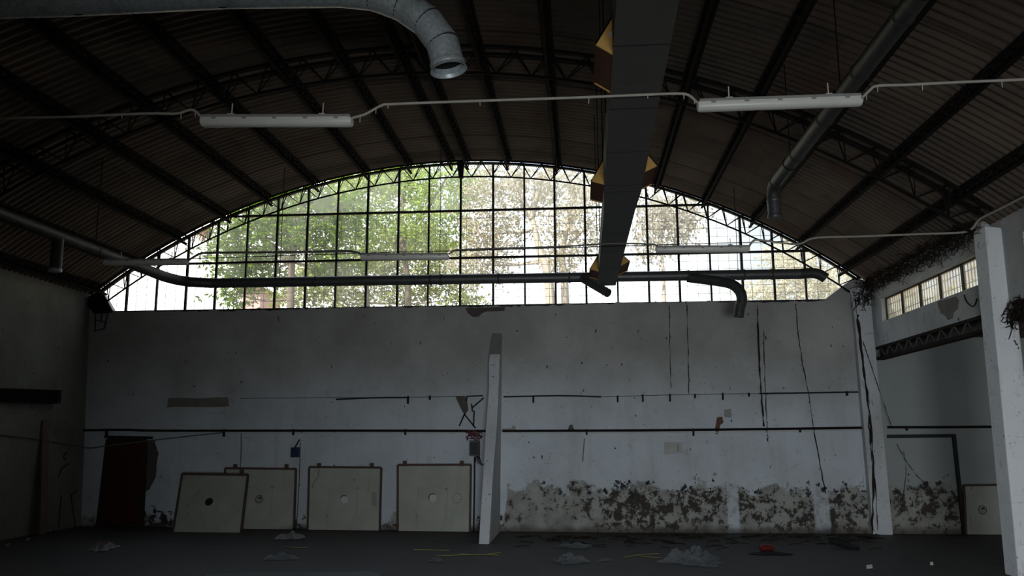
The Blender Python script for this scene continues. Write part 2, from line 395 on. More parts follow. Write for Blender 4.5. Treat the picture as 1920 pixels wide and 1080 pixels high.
# end wall: ragged top edge under the lunette, continues behind the side aisle
top = [at(205, 583, 20), at(188, 548, 20)]
xs = [-11.6+i*.09 for i in range(int((5.72+11.6)/.09))]
rag = [Vector((x, 20, 5.25+.018*math.sin(x*.9)+random.choice((0, .012, .03, -.012, .02))*random.random()*1.6)) for x in xs]
poly = [Vector((13.2, 20, 0)), Vector((-12.4, 20, 0)), Vector((-12.4, 20, 5.6)), Vector((-11.98, 20, 5.77))] + [Vector((-11.66, 20, 5.29))] + rag + \
       [at(1545, 563, 20), at(1603, 519, 20), Vector((6.75, 20, 5.66)), Vector((13.2, 20, 5.0))]
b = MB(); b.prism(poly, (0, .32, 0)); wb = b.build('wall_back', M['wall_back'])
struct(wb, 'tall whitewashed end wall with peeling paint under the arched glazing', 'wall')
def wallpatch(pts, mat, name, parent, Y=20, th=.012):
    q = MB(); q.prism([at(x, y, Y-th) for x, y in pts], (0, th+.005, 0)); return q.build(name, mat, parent)
def ragged(pts, amp=2.0, k=5):
    out = []
    for i, p in enumerate(pts):
        n_ = pts[(i+1) % len(pts)]
        for j in range(k):
            f = j/k; out.append((p[0]+(n_[0]-p[0])*f+random.uniform(-amp, amp)*(j > 0), p[1]+(n_[1]-p[1])*f+random.uniform(-amp, amp)*(j > 0)))
    return out
wallpatch([(872, 577.5), (877, 587), (886, 594), (897, 594), (904, 587), (912, 584), (930, 583.5), (946, 582.5), (947, 575.5), (925, 576), (890, 577)], M['cement_dark'], 'fallen_plaster', wb)
wallpatch(ragged([(268, 828), (290, 826), (297, 850), (292, 890), (280, 918), (268, 925), (262, 985), (258, 988)], 1.5, 4), M['cement_dark'], 'fallen_plaster', wb)
wallpatch(ragged([(315, 747), (428, 745), (430, 762), (313, 764)], 1.2, 6), M['cement'], 'grey_stain', wb, th=.004)
wallpatch(ragged([(1344, 783), (1354, 781), (1357, 790), (1350, 800), (1348, 812), (1342, 815), (1341, 800)], 1, 3), M['rust'], 'rust_stain', wb, th=.004)
wallpatch(ragged([(1357, 769), (1371, 766), (1372, 782), (1359, 783)], 1, 3), M['patch'], 'grey_stain', wb, th=.004)
wallpatch([(1273, 800), (1278, 795), (1284, 796), (1287, 806), (1275, 806)][:0] or [(1064, 807), (1068, 797), (1073, 796), (1077, 806)], M['cement_dark'], 'fallen_plaster', wb)
wallpatch([(938, 804), (958, 803), (962, 797), (966, 799), (968, 806), (938, 807)], M['patch'], 'grey_stain', wb, th=.006)

# left wall, slightly battered
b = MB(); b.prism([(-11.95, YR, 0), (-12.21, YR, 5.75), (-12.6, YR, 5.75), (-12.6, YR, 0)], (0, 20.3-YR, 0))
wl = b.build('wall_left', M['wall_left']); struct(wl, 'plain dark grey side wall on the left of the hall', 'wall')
def lw(px, py, off=0):                         # a point on the left wall
    p = atx(px, py, -12.05)
    for _ in range(4): p = atx(px, py, -11.95-.26*p.z/5.75+off)
    return p
# rear wall behind the camera, opening into the added passage
b = MB()
b.box((-12.6, YR-.3, 0), (PASS[0], YR, PASS[3])); b.box((PASS[1], YR-.3, 0), (13.3, YR, PASS[3]))
arc = [(x, arcz(x, RS-.03)) for x in [-12.2+i*.5 for i in range(38)]]
b.prism([(-12.6, YR, PASS[3]), (-12.6, YR, 5.6)] + [(x, YR, z) for x, z in arc] + [(6.9, YR, 5.5), (13.3, YR, 4.4), (13.3, YR, PASS[3])], (0, -.3, 0))
struct(b.build('wall_rear', M['wall_left']), 'unseen rear wall of the hall, opening into the added passage', 'wall')
b = MB(); y0 = PASS[2]
b.box((PASS[0]-.3, y0, 0), (PASS[0], .7, PASS[3]+.3)); b.box((PASS[1], y0, 0), (PASS[1]+.3, YR, PASS[3]+.3)); b.box((PASS[0], y0, PASS[3]), (PASS[1], YR-.3, PASS[3]+.3))  # added; left wall runs on into the hall to shade its left side
b.box((PASS[0]-.3, y0-.3, 0), (GATE[0], y0, PASS[3]+.3)); b.box((GATE[1], y0-.3, 0), (PASS[1]+.3, y0, PASS[3]+.3)); b.box((GATE[0], y0-.3, PASS[3]), (GATE[1], y0, PASS[3]+.3))
struct(b.build('wall_light_baffle', M['wall_left']), 'unseen passage walls added to shape the light from the gate', 'wall')

# right side: clerestory wall over an open side aisle
XF, XN = 6.72, 6.86
SILL, HEAD, TOPW, BOT = 4.64, 5.16, 5.66, 4.13
b = MB()
WF = (14.45, 19.22); WN = (9.6, 13.32)
for (y0, y1, z0, z1) in ((14.3, 20, BOT, SILL), (14.3, 20, HEAD, TOPW), (14.3, WF[0], SILL, HEAD), (WF[1], 20, SILL, HEAD)):
    b.box((XF, y0, z0), (XF+.22, y1, z1))
for (y0, y1, z0, z1) in ((YR, 14.3, BOT+.1, SILL+.05), (YR, 14.3, HEAD+.08, 5.60), (YR, WN[0], SILL+.05, HEAD+.08), (WN[1], 14.3, SILL+.05, HEAD+.08)):
    b.box((XN, y0, z0), (XN+.22, y1, z1))
wr = b.build('wall_right', M['wall']); struct(wr, 'white clerestory wall above the side aisle opening on the right', 'wall')
def rw(px, py, X=XF): return atx(px, py, X)
q = MB(); q.prism([atx(x, y, XF-.012) for x, y in [(1757, 566), (1768, 562), (1779, 560), (1791, 556), (1797, 563), (1795, 578), (1788, 585), (1785, 597), (1777, 600), (1772, 592), (1764, 588), (1760, 578)]], (.016, 0, 0))
q.build('fallen_plaster', M['cement'], wr)
q = MB(); q.tube(smoothpath([atx(x, y, XF-.008) for x, y in [(1808, 553), (1813, 566), (1822, 574), (1828, 572), (1832, 560)]]), .012, 6); q.build('crack', M['vine'], wr)
# aisle shell
b = MB(); b.box((13.0, YR, 0), (13.3, 20, 4.6)); struct(b.build('wall_aisle', M['wall']), 'outer wall of the side aisle', 'wall')
b = MB(); b.prism([(XF+.2, YR, 4.42), (13.3, YR, 4.2), (13.3, YR, 4.32), (XF+.2, YR, 4.54)], (0, 23, 0)); struct(b.build('ceiling_aisle', M['roof']), 'dark low roof over the side aisle', 'ceiling')

# pillars
pl = MB(); pl.prism([(6.36, 19.8, 0), (6.78, 19.8, 0), (6.70, 19.8, 5.5), (6.30, 19.8, 5.5)], (0, .22, 0))
o = pl.build('pillar', M['pillar'], bevel=.012); struct(o, 'narrow white pillar in the far right corner of the hall', 'pillar')
CY = 13.95
b = MB(); b.prism([(6.57, CY, 0), (6.99, CY, 0), (6.97, CY, 5.45), (6.61, CY, 5.5)], (0, .43, 0))
o = b.build('pillar', M['pillar_white'], bevel=.02); struct(o, 'big white concrete pillar at the right edge, carrying the roof truss', 'pillar')
# tapering buttress in the middle of the end wall
b = MB()
pf = [(897.5, 917, 1022, 17.62), (905, 923.6, 900, 18.2), (911, 931.5, 800, 18.95), (916.6, 934.6, 728, 19.2), (916.5, 936.5, 680, 19.42), (923.5, 940.6, 628, 19.8), (924, 941, 625, 19.98)]
prof = [(Y, max(0, at(a_, py, Y).z)) for a_, c_, py, Y in pf]; xl = [at(a_, py, Y).x for a_, c_, py, Y in pf]; xr = [at(c_, py, Y).x for a_, c_, py, Y in pf]
vs = []; fs = []
for (y, z), a_, c_ in zip(prof, xl, xr): vs += [(a_, y, z), (c_, y, z), (c_, 20.02, z), (a_, 20.02, z)]
for i in range(len(prof)-1):
    k = 4*i
    for j in range(4): fs.append((k+j, k+(j+1) % 4, k+4+(j+1) % 4, k+4+j))
fs += [(0, 3, 2, 1), (4*len(prof)-4, 4*len(prof)-3, 4*len(prof)-2, 4*len(prof)-1)]
b.raw(vs, fs); o = b.build('buttress', M['pillar'], bevel=.012); struct(o, 'tapering plastered buttress dividing the end wall', 'buttress')
q = MB(); A4, B4, A5, B5 = at(918, 664, 19.50), at(938, 664, 19.50), at(923, 627, 19.79), at(941, 627, 19.79)
q.prism([A4, B4, B5, A5], (0, .03, 0)); q.build('bare_cement', M['cement'], o)

# ------------------------------------------------------------------ arched glazing
GL = 20.06
RG = 15.29
MX = [-11.28, -10.51, -9.75, -9.0, -8.24, -7.48, -6.71, -5.95, -5.19, -4.41, -3.65, -2.86, -2.055, -1.285, -.545, .19, .94, 1.68, 2.405, 3.14, 3.88, 4.61, 5.33]
w1 = thing('window_1', 'wide arched steel-framed window with many small panes, filling the top of the end wall', 'window', (-2.75, GL, 5.25), kind='structure')
for i, x in enumerate(MX):
    zt = arcz(x, RG)
    q = MB(); wd_ = .052 if i % 3 != 1 else .042
    q.box((x-wd_/2, GL-.03, 5.2), (x+wd_/2, GL+.03, zt)); q.build('mullion', M['black'], w1)
def half(z, r=RG): return math.sqrt(r*r-(z-CZ)**2)
for z in (7.65, 6.46):
    q = MB(); q.box((CX-half(z), GL-.028, z-.026), (CX+half(z), GL+.028, z+.026)); q.build('transom', M['black'], w1)
q = MB(); N = 60
arcp = [pol(-37.2+74.2*i/N, RG, GL) for i in range(N+1)]
for a_, c_ in zip(arcp, arcp[1:]):
    d = (c_-a_)*.02
    q.bar(a_-d, c_+d, .08, .055, up=(a_-Vector((CX, GL, CZ))))
q.box((-11.7, GL-.04, 5.22), (5.75, GL+.04, 5.29)); q.build('frame', M['black'], w1)
q = MB(); zl = [5.2]; pts = [Vector((-11.75, GL+.005, 5.2)), Vector((5.78, GL+.005, 5.2))] + [pol(37.0-74.2*i/N, RG, GL+.005) for i in range(N+1)]
q.raw(pts, [tuple(range(len(pts)))]); q.build('glass', M['glass'], w1)
q = MB(); YM = GL+.12
x = -11.6
while x < 5.9:
    zt = min(7.55, arcz(x, RG)-.05)
    if zt > 5.3: q.bar((x, YM, 5.2), (x+random.uniform(-.01, .01), YM, zt), .008)
    x += .2535
z = 5.29
while z < 7.55:
    hw = half(z, RG)-.05; q.bar((max(CX-hw, -11.75), YM, z), (min(CX+hw, 5.95), YM, z+random.uniform(-.01, .01)), .008); z += .2
q.build('wire_mesh', M['steel'], w1)

# clerestory windows
def sidewin(name, label, X, y0, y1, z0, z1, n):
    w = thing(name, label, 'window', (X+.1, (y0+y1)/2, z0), kind='structure'); Xc = X+.12
    q = MB()
    for a_, c_ in (((y0, z0), (y1, z0)), ((y0, z1), (y1, z1))): q.bar((Xc, *a_), (Xc, *c_), .05, .045)
    for y in (y0, y1): q.bar((Xc, y, z0), (Xc, y, z1), .06, .05)
    q.build('frame', M['black'], w)
    for i in range(1, n):
        y = y0+(y1-y0)*i/n; q = MB(); q.bar((Xc, y, z0), (Xc, y, z1), .075, .05, up=(1, 0, 0)); q.build('mullion', M['black'], w)
    q = MB(); q.box((Xc-.003, y0, z0), (Xc+.003, y1, z1)); q.build('glass', M['glass_side'], w)
    q = MB(); k = int((y1-y0)/.12)
    for i in range(1, k): q.bar((Xc+.05, y0+(y1-y0)*i/k, z0), (Xc+.05, y0+(y1-y0)*i/k, z1), .014)
    for f in (.3, .72): q.bar((Xc+.05, y0, z0+(z1-z0)*f), (Xc+.05, y1, z0+(z1-z0)*f), .012)
    q.build('security_bars', M['steel'], w)
sidewin('window_2', 'long barred clerestory window high in the right wall, between the two pillars', XF, WF[0], WF[1], SILL, HEAD, 5)
sidewin('window_3', 'barred clerestory window cut off by the right edge, nearer than the big pillar', XN, WN[0], WN[1], SILL+.05, HEAD+.08, 4)

# ------------------------------------------------------------------ roof steelwork
def truss(label, Y, rt, rb, a0, a1, hw, nodes_first, step_, w=.045):
    o = thing('roof_truss', label, 'truss', pol(a0, rt, Y), 'arched lattice trusses carrying the vault')
    def arcbar(r, y, w_, h_, nm):
        q = MB(); n = 72; P = [pol(a0+(a1-a0)*i/n, r, y) for i in range(n+1)]
        for p, s_ in zip(P, P[1:]):
            d = (s_-p)*.02; q.bar(p-d, s_+d, w_, h_, up=p-Vector((CX, y, CZ)))
        q.build(nm, M['steel'], o)
    arcbar(rt, Y-hw, w, w, 'top_chord'); arcbar(rt, Y+hw, w, w, 'top_chord'); arcbar(rb, Y, w*.8, w*.8, 'bottom_chord')
    q = MB(); a = nodes_first-step_/2
    while a < a1: q.bar(pol(a, rt, Y-hw), pol(a, rt, Y+hw), .03, .02); a += step_
    a = nodes_first
    while a < a1-.4:
        p = pol(a, rb, Y)
        for s_ in (-1, 1):
            q.bar(p, pol(a-step_*.52, rt, Y+s_*hw), .018); q.bar(p, pol(a+step_*.48, rt, Y+s_*hw), .018)
        a += step_
    q.build('lattice', M['steel'], o)
    return o
truss('thin arched lattice truss just inside the end window', 19.78, 15.24, 14.86, -37.4, 37.2, .09, -36.5, 1.862, .04)
truss('arched lattice truss crossing the vault midway, landing on the big pillar', 13.72, 15.27, 14.84, -37.9, 37.6, .15, -36.9, 2.35, .05)
q = MB(); q.prism([at(x, y, 19.9) for x, y in ((158, 566), (166, 556), (189, 543), (211, 585), (176, 588))], (0, .06, 0)); o = q.build('corner_dark_plate', M['steel']); tag(o, 'dark plate added over the top left corner of the end wall to keep it dark', 'plate')  # dark plate added to hide the lit wall edge and keep the corner dark
# post hanging at the crown of the end truss
b = MB(); b.prism([at(857, 303, 19.9), at(871, 303, 19.9), at(868.5, 335, 19.9), at(861, 335, 19.9)], (0, -.1, 0)); o = b.build('hanger_post', M['steel'])
tag(o, 'short black steel post hanging at the crown of the end window', 'post')

# purlins: one lattice beam, copied round the vault
PA = [-36.6, -32.41, -27.7, -23.06, -18.75, -14.12, -9.23, -5.11, -1.22, .3, 4.04, 8.63, 13.13, 17.84, 22.31, 26.91, 31.43, 35.75]
names = ['lowest lattice purlin along the left eaves, lost in the dark', 'second lattice purlin up from the left eaves', 'third lattice purlin up from the left eaves',
 'fourth lattice purlin up from the left eaves', 'fifth lattice purlin up from the left eaves', 'sixth lattice purlin from the left, passing above the left near lamp',
 'lattice purlin passing just left of the near duct elbow', 'lattice purlin running behind the near duct elbow',
 'left beam of the close pair of lattice purlins at the crown', 'right beam of the close pair of lattice purlins at the crown',
 'first lattice purlin right of the crown pair', 'second lattice purlin right of the crown pair, left of the square duct', 'lattice purlin hidden mostly behind the square duct',
 'lattice purlin just right of the square duct', 'lattice purlin between the square duct and the right round duct', 'lattice purlin close beside the right round duct',
 'broad lattice purlin on the right, second from the right eaves', 'lowest lattice purlin along the right eaves']
Y0p, Y1p = YR+.1, 19.95
rt, rb = RS-.075, RS-.30
def purlin():
    o = thing('lattice_purlin', names[0], 'purlin', (0, 0, 0), 'lattice purlins running the length of the vault')
    for s_ in (-1, 1):
        q = MB(); q.box((s_*.075-.022, 0, -.022), (s_*.075+.022, Y1p-Y0p, .022)); q.build('top_chord', M['steel'], o)
    q = MB(); q.box((-.026, 0, rb-rt-.018), (.026, Y1p-Y0p, rb-rt+.018)); q.build('bottom_chord', M['steel'], o)
    q = MB(); y = 0; st = .30
    while y+st < Y1p-Y0p:
        for s_ in (-1, 1):
            q.bar((0, y, rb-rt), (s_*.075, y+st/2, 0), .018); q.bar((s_*.075, y+st/2, 0), (0, y+st, rb-rt), .018)
        q.bar((-.075, y+st/2, 0), (.075, y+st/2, 0), .02)
        y += st
    q.build('lattice', M['steel'], o); return o
p0 = purlin()
for i, a in enumerate(PA):
    o = p0 if i == 0 else copy_tree(p0)
    o.location = pol(a, rt, Y0p); o.rotation_euler = (0, math.radians(a), 0); o['label'] = names[i]

# lattice beams under the clerestory wall
def lattice_beam(label, X, y0, y1, z0, z1):
    o = thing('lattice_beam', label, 'beam', (X, y0, z0), 'lattice beams under the clerestory wall')
    for z in (z0, z1):
        q = MB(); q.box((X, y0, z-.03), (X+.16, y1, z+.03)); q.build('flange', M['vine'], o)
    q = MB(); n = int((y1-y0)/.5)
    for i in range(n):
        a_, c_ = y0+(y1-y0)*i/n, y0+(y1-y0)*(i+1)/n; m_ = (a_+c_)/2
        q.bar((X+.02, a_, z0), (X+.02, m_, z1), .022); q.bar((X+.02, m_, z1), (X+.02, c_, z0), .022)
    q.build('lattice', M['cement_dark'], o)
    q = MB(); q.box((X+.10, y0, z0), (X+.14, y1, z1)); q.build('web', M['black'], o)
lattice_beam('steel lattice beam under the barred clerestory window, between the pillars', XF, 14.4, 19.8, 3.86, 4.10)
lattice_beam('rusty lattice beam end sticking out right of the big pillar', XN+.02, YR, 13.9, 3.95, 4.20)

# ------------------------------------------------------------------ ducts
def collar(P, d, r, mat, parent, w=.03, name='collar'):
    P = Vector(P); d = Vector(d).normalized(); q = MB(); q.tube([P-d*w, P-d*w*.4, P+d*w*.4, P+d*w], [r+.004, r+.012, r+.012, r+.004], 20); return q.build(name, mat, parent, smooth=True)
def hanger(P, parent, r):
    x, y, z = P; top = arcz(x, RS-.05); q = MB(); q.bar((x, y, z+r-.01), (x, y, top), .012)
    q.tube([(x+(r+.006)*math.cos(2*PI*k/16), y, z+(r+.006)*math.sin(2*PI*k/16)) for k in range(17)], .006, 5)
    return q.build('hanger', M['steel'], parent)

# near elbow duct, top left
YD = 7.7
cl = [at(-260, 13, YD), at(150, 0, YD), at(420, -14, YD), at(640, -17, YD)]
el = [at(x, y, YD) for x, y in ((700, -11), (755, 9), (800, 40), (829, 80), (838, 113), (840, 124))]
R1 = .162
o = thing('round_duct', 'shiny galvanised round duct with a downturned elbow, top left', 'duct', el[-1])
q = MB(); q.tube(cl+[at(655, -16.7, YD)], R1, 24); q.build('pipe', M['galv'], o, smooth=True)
cut = smoothpath([cl[-1]]+el, 8)
for i in range(0, 48, 8):
    seg = cut[i:i+9]; last = i >= 40
    q = MB()
    if last: q.shell(seg, R1, 24)
    else: q.tube([seg[0], seg[-1]], R1+.001, 24)
    if i < 32 or last: q.build('elbow_gore', M['galv'], o, smooth=True)
    else:
        q.build('elbow_gore', M['galv'], o, smooth=True)
    if not last and i > 0: collar(seg[0], seg[1]-seg[0], R1-.009, M['galv_mid'], o, .012, 'seam')
dn = (el[-1]-el[-2]).normalized()
q = MB(); q.shell([el[-1]-dn*.05, el[-1]-dn*.02, el[-1]+dn*.01, el[-1]+dn*.045], [R1+.004, R1+.016, R1+.006, R1+.022], 24, .012); q.build('outlet_collar', M['galv'], o, smooth=True)
q = MB(); q.tube([el[-1]-dn*.05, el[-1]-dn*.045], R1-.008, 24); q.build('inside_shade_disc', M['hole'], o)  # black disc across the pipe stands in for the shade inside
for p in (cl[1], cl[2]): hanger(p, o, R1)

# right round duct
R2 = .105
YA = 7.6; pA = at(1716, 0, YA); 
o = thing('round_duct', 'dark round duct running along the right side of the vault, ending in a short drop', 'duct', pA)
yend = 13.35
A_ = Vector((pA.x, 2.0, pA.z)); B_ = Vector((pA.x, yend, pA.z))
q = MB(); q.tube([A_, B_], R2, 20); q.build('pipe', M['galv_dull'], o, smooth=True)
bend = [B_+Vector((0, .22*math.sin(PI/2*k/5), -.22*(1-math.cos(PI/2*k/5)))) for k in range(6)]
q = MB(); q.tube(bend, R2+.003, 20); q.build('elbow', M['galv_dull'], o, smooth=True)
q = MB(); q.shell([bend[-1], bend[-1]-Vector((0, 0, .3))], R2, 20); q.build('drop', M['galv_mid'], o, smooth=True)
for z in (.02, .29): collar(bend[-1]-Vector((0, 0, z)), (0, 0, 1), R2, M['galv_mid'], o)
for y in (6.5, 7.9, 9.2, 10.6, 12.0, 13.3): collar((pA.x, y, pA.z), (0, 1, 0), R2, M['galv_dull'], o, .02)
for y in (7.4, 9.9, 12.4): hanger((pA.x, y, pA.z), o, R2)

# duct along the left side that turns across the end window
YX = 18.5; R3 = .112
def ax(px, py): return at(px, py, YX)
J = ax(398, 531); E1 = ax(1500, 513.5)
o = thing('round_duct', 'long dark round duct from the left side, turning to cross before the end window', 'duct', J)
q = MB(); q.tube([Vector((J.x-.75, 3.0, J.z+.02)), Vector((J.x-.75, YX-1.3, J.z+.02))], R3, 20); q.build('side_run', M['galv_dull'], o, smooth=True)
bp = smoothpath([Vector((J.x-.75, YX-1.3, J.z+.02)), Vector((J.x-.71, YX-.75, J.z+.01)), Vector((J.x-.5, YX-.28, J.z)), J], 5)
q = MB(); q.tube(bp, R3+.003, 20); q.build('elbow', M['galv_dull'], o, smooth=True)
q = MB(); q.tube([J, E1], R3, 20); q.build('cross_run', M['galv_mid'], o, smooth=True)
for px in (440, 600, 822, 842, 950, 1082, 1300, 1400, 1450):
    f = (px-398)/(1500-398); collar(J+(E1-J)*f, E1-J, R3, M['galv_dull'], o, .022)
ee = smoothpath([E1, ax(1522, 512), ax(1537, 515), ax(1548, 522)], 4)
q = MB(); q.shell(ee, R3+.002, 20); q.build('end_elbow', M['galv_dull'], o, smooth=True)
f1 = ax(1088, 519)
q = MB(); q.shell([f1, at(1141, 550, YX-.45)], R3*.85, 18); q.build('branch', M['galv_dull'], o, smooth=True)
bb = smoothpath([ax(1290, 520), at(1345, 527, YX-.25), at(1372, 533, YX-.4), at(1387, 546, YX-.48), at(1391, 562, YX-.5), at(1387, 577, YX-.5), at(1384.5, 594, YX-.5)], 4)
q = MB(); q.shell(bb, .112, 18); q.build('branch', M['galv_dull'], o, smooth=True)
dx = J.x-.75
q = MB(); q.shell([Vector((dx, 13.85, J.z)), Vector((dx, 13.85, J.z-.62))], .1, 18); q.build('drop', M['galv_dull'], o, smooth=True)
collar((dx, 13.85, J.z-.6), (0, 0, 1), .1, M['galv'], o)
for P in (J+(E1-J)*.12, J+(E1-J)*.4, J+(E1-J)*.6, J+(E1-J)*.9, Vector((dx, 9, J.z)), Vector((dx, 15, J.z))): hanger(P, o, R3)

# square insulated duct under the crown
ZD = 5.34
def dz(px, py): return atz(px, py, ZD)
yS, yT0, yT1, yE = 3.6, 10.9, 11.9, 18.0
xa0, xa1 = dz(1156, 5).x, dz(1273.5, 5).x
L0 = dz(1135, 330).x; Rr0 = dz(1209.5, 330).x; L1 = dz(1133, 390).x; Rr1 = dz(1192, 390).x; LE = dz(1121, 530).x; RE = dz(1156.5, 526).x
o = thing('square_duct', 'big square grey insulated duct hanging under the crown of the vault', 'duct', ((xa0+xa1)/2, 10, ZD))
def ductseg(y0, l0, r0, y1, l1, r1, h0, h1, nm='duct_section', bot=0):
    q = MB(); q.raw([(l0, y0, ZD), (r0, y0, ZD), (r0, y0, ZD+h0), (l0, y0, ZD+h0), (l1, y1, ZD+bot), (r1, y1, ZD+bot), (r1, y1, ZD+h1), (l1, y1, ZD+h1)],
          [(0, 1, 2, 3), (7, 6, 5, 4), (0, 4, 5, 1), (1, 5, 6, 2), (2, 6, 7, 3), (3, 7, 4, 0)]); return q.build(nm, M['board_duct'], o)
seams = [yS, 5.2, 6.62, 8.0, 9.3, 10.6]
def lx(y): return xa0+(L0-xa0)*(y-6.2)/(yT0-6.2)
def rx(y): return xa1+(Rr0-xa1)*(y-6.2)/(yT0-6.2)
s2 = [yT1, 13.2, 14.6, 16.0, yE]
def l2(y): return L1+(LE-L1)*(y-yT1)/(yE-yT1)
def r2(y): return Rr1+(RE-Rr1)*(y-yT1)/(yE-yT1)
def duct_seam(y_):
    a_ = lx(y_) if y_ < yT0 else l2(max(y_, yT1)); c_ = rx(y_) if y_ < yT0 else r2(max(y_, yT1))
    q = MB(); q.box((a_-.003, y_-.007, ZD-.003), (c_+.003, y_+.007, ZD+.37)); q.build('seam', M['black'], o)
for a_, c_ in zip(seams, seams[1:]+[yT0]): ductseg(a_+.004, lx(a_), rx(a_), c_-.004, lx(c_), rx(c_), .42, .42); duct_seam(c_)
ductseg(yT0, lx(yT0), rx(yT0), yT1, L1, Rr1, .42, .38, 'reducer')
for a_, c_ in zip(s2, s2[1:]): ductseg(a_+.004, l2(a_), r2(a_), c_-.004, l2(c_), r2(c_), .38, .38)
for y_ in s2[1:-1]: duct_seam(y_)
def hood(xe, side, y0, y1, out, hgt, zi, zo, outer_m, sticker=False):
    """side outlet: triangular hood open below; side -1 = left"""
    hd = thing_part('outlet_hood')
    x2 = xe+side*out
    T, I, U = (xe, ZD+hgt), (xe, ZD+zi), (x2, ZD+zo)
    th = .02
    for y, nm in ((y0, 'near_cheek'), (y1-th, 'far_cheek')):
        q = MB(); q.prism([(T[0], y, T[1]), (I[0], y, I[1]), (U[0], y, U[1])], (0, th, 0)); q.build(nm, M['yellow'] , hd)
    q = MB(); q.prism([(T[0], y0, T[1]), (U[0], y0, U[1]), (U[0]-side*.0, y0, U[1]-.02), (T[0], y0, T[1]-.03)], (0, y1-y0, 0)); q.build('sloping_board', M['brown_in'], hd)
    q = MB(); q.prism([(I[0], y0+th, I[1]+.012), (U[0], y0+th, U[1]+.012), (U[0], y0+th, U[1]+.03), (I[0], y0+th, I[1]+.03)], (0, y1-y0-2*th, 0)); q.build('opening_shade_board', M['brown_in'], hd)  # dark board closes the open underside, standing in for the shade inside
    if sticker:
        q = MB(); q.box((xe-.026, y0-.003, ZD+hgt*.45), (xe-.006, y0, ZD+hgt*.45+.04)); q.build('sticker', M['sticker'], hd)
def thing_part(nm):
    q = MB(); q.raw([], []); e_ = bpy.data.objects.new(nm, None); COL.objects.link(e_); e_.parent = o; ORG[e_.name] = ORG[o.name]; return e_
hood(lx(6.9), -1, 6.78, 7.6, .15, .36, 0, .10, None, True)
hood(lx(10.4), -1, 10.55, 11.45, .17, .36, 0, .05, None, True)
hood(rx(10.2), 1, 10.2, 11.0, .17, .36, .04, .12, None)
hood(l2(16.6), -1, 16.4, 17.3, .18, .36, 0, .06, None)
hood(r2(16.4), 1, 16.2, 17.2, .20, .36, .06, .16, None)
for y in (5.9, 8.6, 11.2, 13.9, 16.4):
    q = MB()
    for xx in ((lx(y) if y < yT0 else l2(max(y, yT1)))-.02, (rx(y) if y < yT0 else r2(max(y, yT1)))+.02):
        q.bar((xx, y, ZD+.2), (xx, y, arcz(xx, RS-.05)), .014)
    q.build('hanger', M['steel'], o)

# ------------------------------------------------------------------ lamps and their cables
def lamp_proto():
    o = thing('fluorescent_lamp', 'x', 'lamp', (0, 0, 0), 'waterproof tube lamps strung across the hall')
    L = .75
    q = MB(); q.box((-L+.02, -.055, .0), (L-.02, .055, .045)); q.build('housing', M['lamp_body'], o, bevel=.01)
    q = MB(); n = 10; prof = [(-.062, .012)] + [(-.062*math.cos(PI*k/n), -.068*math.sin(PI*k/n)**.7 if 0 < k < n else 0) for k in range(n+1)] + [(.062, .012)]
    ys = [(-L, .55), (-L+.012, .9), (-L+.03, 1), (L-.03, 1), (L-.012, .9), (L, .55)]
    vs = [(x, py_*s_, pz_*s_) for x, s_ in ys for py_, pz_ in prof]; m_ = len(prof); fs = []
    for i in range(len(ys)-1):
        for k in range(m_): fs.append((i*m_+k, i*m_+(k+1) % m_, (i+1)*m_+(k+1) % m_, (i+1)*m_+k))
    fs += [tuple(range(m_)), tuple(range((len(ys)-1)*m_, len(ys)*m_))]
    q.raw(vs, fs); q.build('diffuser', M['diffuser'], o, smooth=True)
    for x in (-.6, -.3, 0, .3, .6):
        q = MB(); q.box((x-.02, -.07, -.006), (x+.02, .07, .022)); q.build('clip', M['lamp_body'], o)
    for x in (-.45, .45):
        q = MB(); q.box((x-.03, -.03, .045), (x+.03, .03, .06)); q.bar((x, 0, .055), (x, 0, .17), .01); q.build('hook', M['tie'], o)
    return o
LP = [('left lamp of the nearer pair, dusty tube light hung across the vault', (377, 227.5), (662, 227), 8.2),
      ('right lamp of the nearer pair, dusty tube light right of the square duct', (1306, 199), (1617, 188), 8.2),
      ('far left tube lamp, half in the dark beside the left end of the window', (195, 492), (353, 491), 14.0),
      ('far middle tube lamp hung before the green trees', (676, 482), (842, 481), 14.0),
      ('far right tube lamp hung before the pale sky right of the square duct', (1229, 468), (1405, 466.5), 14.0)]
lamp0 = lamp_proto(); ends = []
for i, (lab, a_, c_, Y) in enumerate(LP):
    P, Q = at(*a_, Y), at(*c_, Y); Y *= 1.5/(Q-P).length; P, Q = at(*a_, Y), at(*c_, Y); ends.append((P, Q, Y))
    l_ = lamp0 if i == 0 else copy_tree(lamp0)
    l_['label'] = lab; l_.location = (P+Q)/2+Vector((0, 0, .01)); d = Q-P; l_.rotation_euler = (0, -math.atan2(d.z, d.x), 0)
def cable(label, px, Yf, r, mat, ties=0, name='power_cable', group=None, tl=.05):
    pts = [at(x, y, Yf(x)) for x, y in px]; path = smoothpath(pts, 6)
    o = thing(name, label, 'cable', pts[0], group)
    q = MB(); q.tube(path, r, 8); q.build('sheath', mat, o, smooth=True)
    for k in range(ties):
        p = path[int((k+.6)*(len(path)-1)/ties)]
        q = MB(); q.bar(p+Vector((0, 0, r)), p+Vector((random.uniform(-.008, .008), 0, -r-tl*random.uniform(.5, 1.2))), .006); q.build('cable_tie', M['tie'], o)
    return o
yn = lambda x: interp([(0, ends[0][2]+.1), (520, ends[0][2]), (1460, ends[1][2]), (1920, ends[1][2]-.2)], x)
G = 'cables feeding the tube lamps'
cable('pale cable from the left edge to the nearer left lamp', [(-1180, 262), (-700, 243), (-160, 226), (0, 222), (130, 219), (270, 213), (330, 213), (350, 207.5), (364, 207), (378, 220)], yn, .013, M['cable'], 5, group=G)
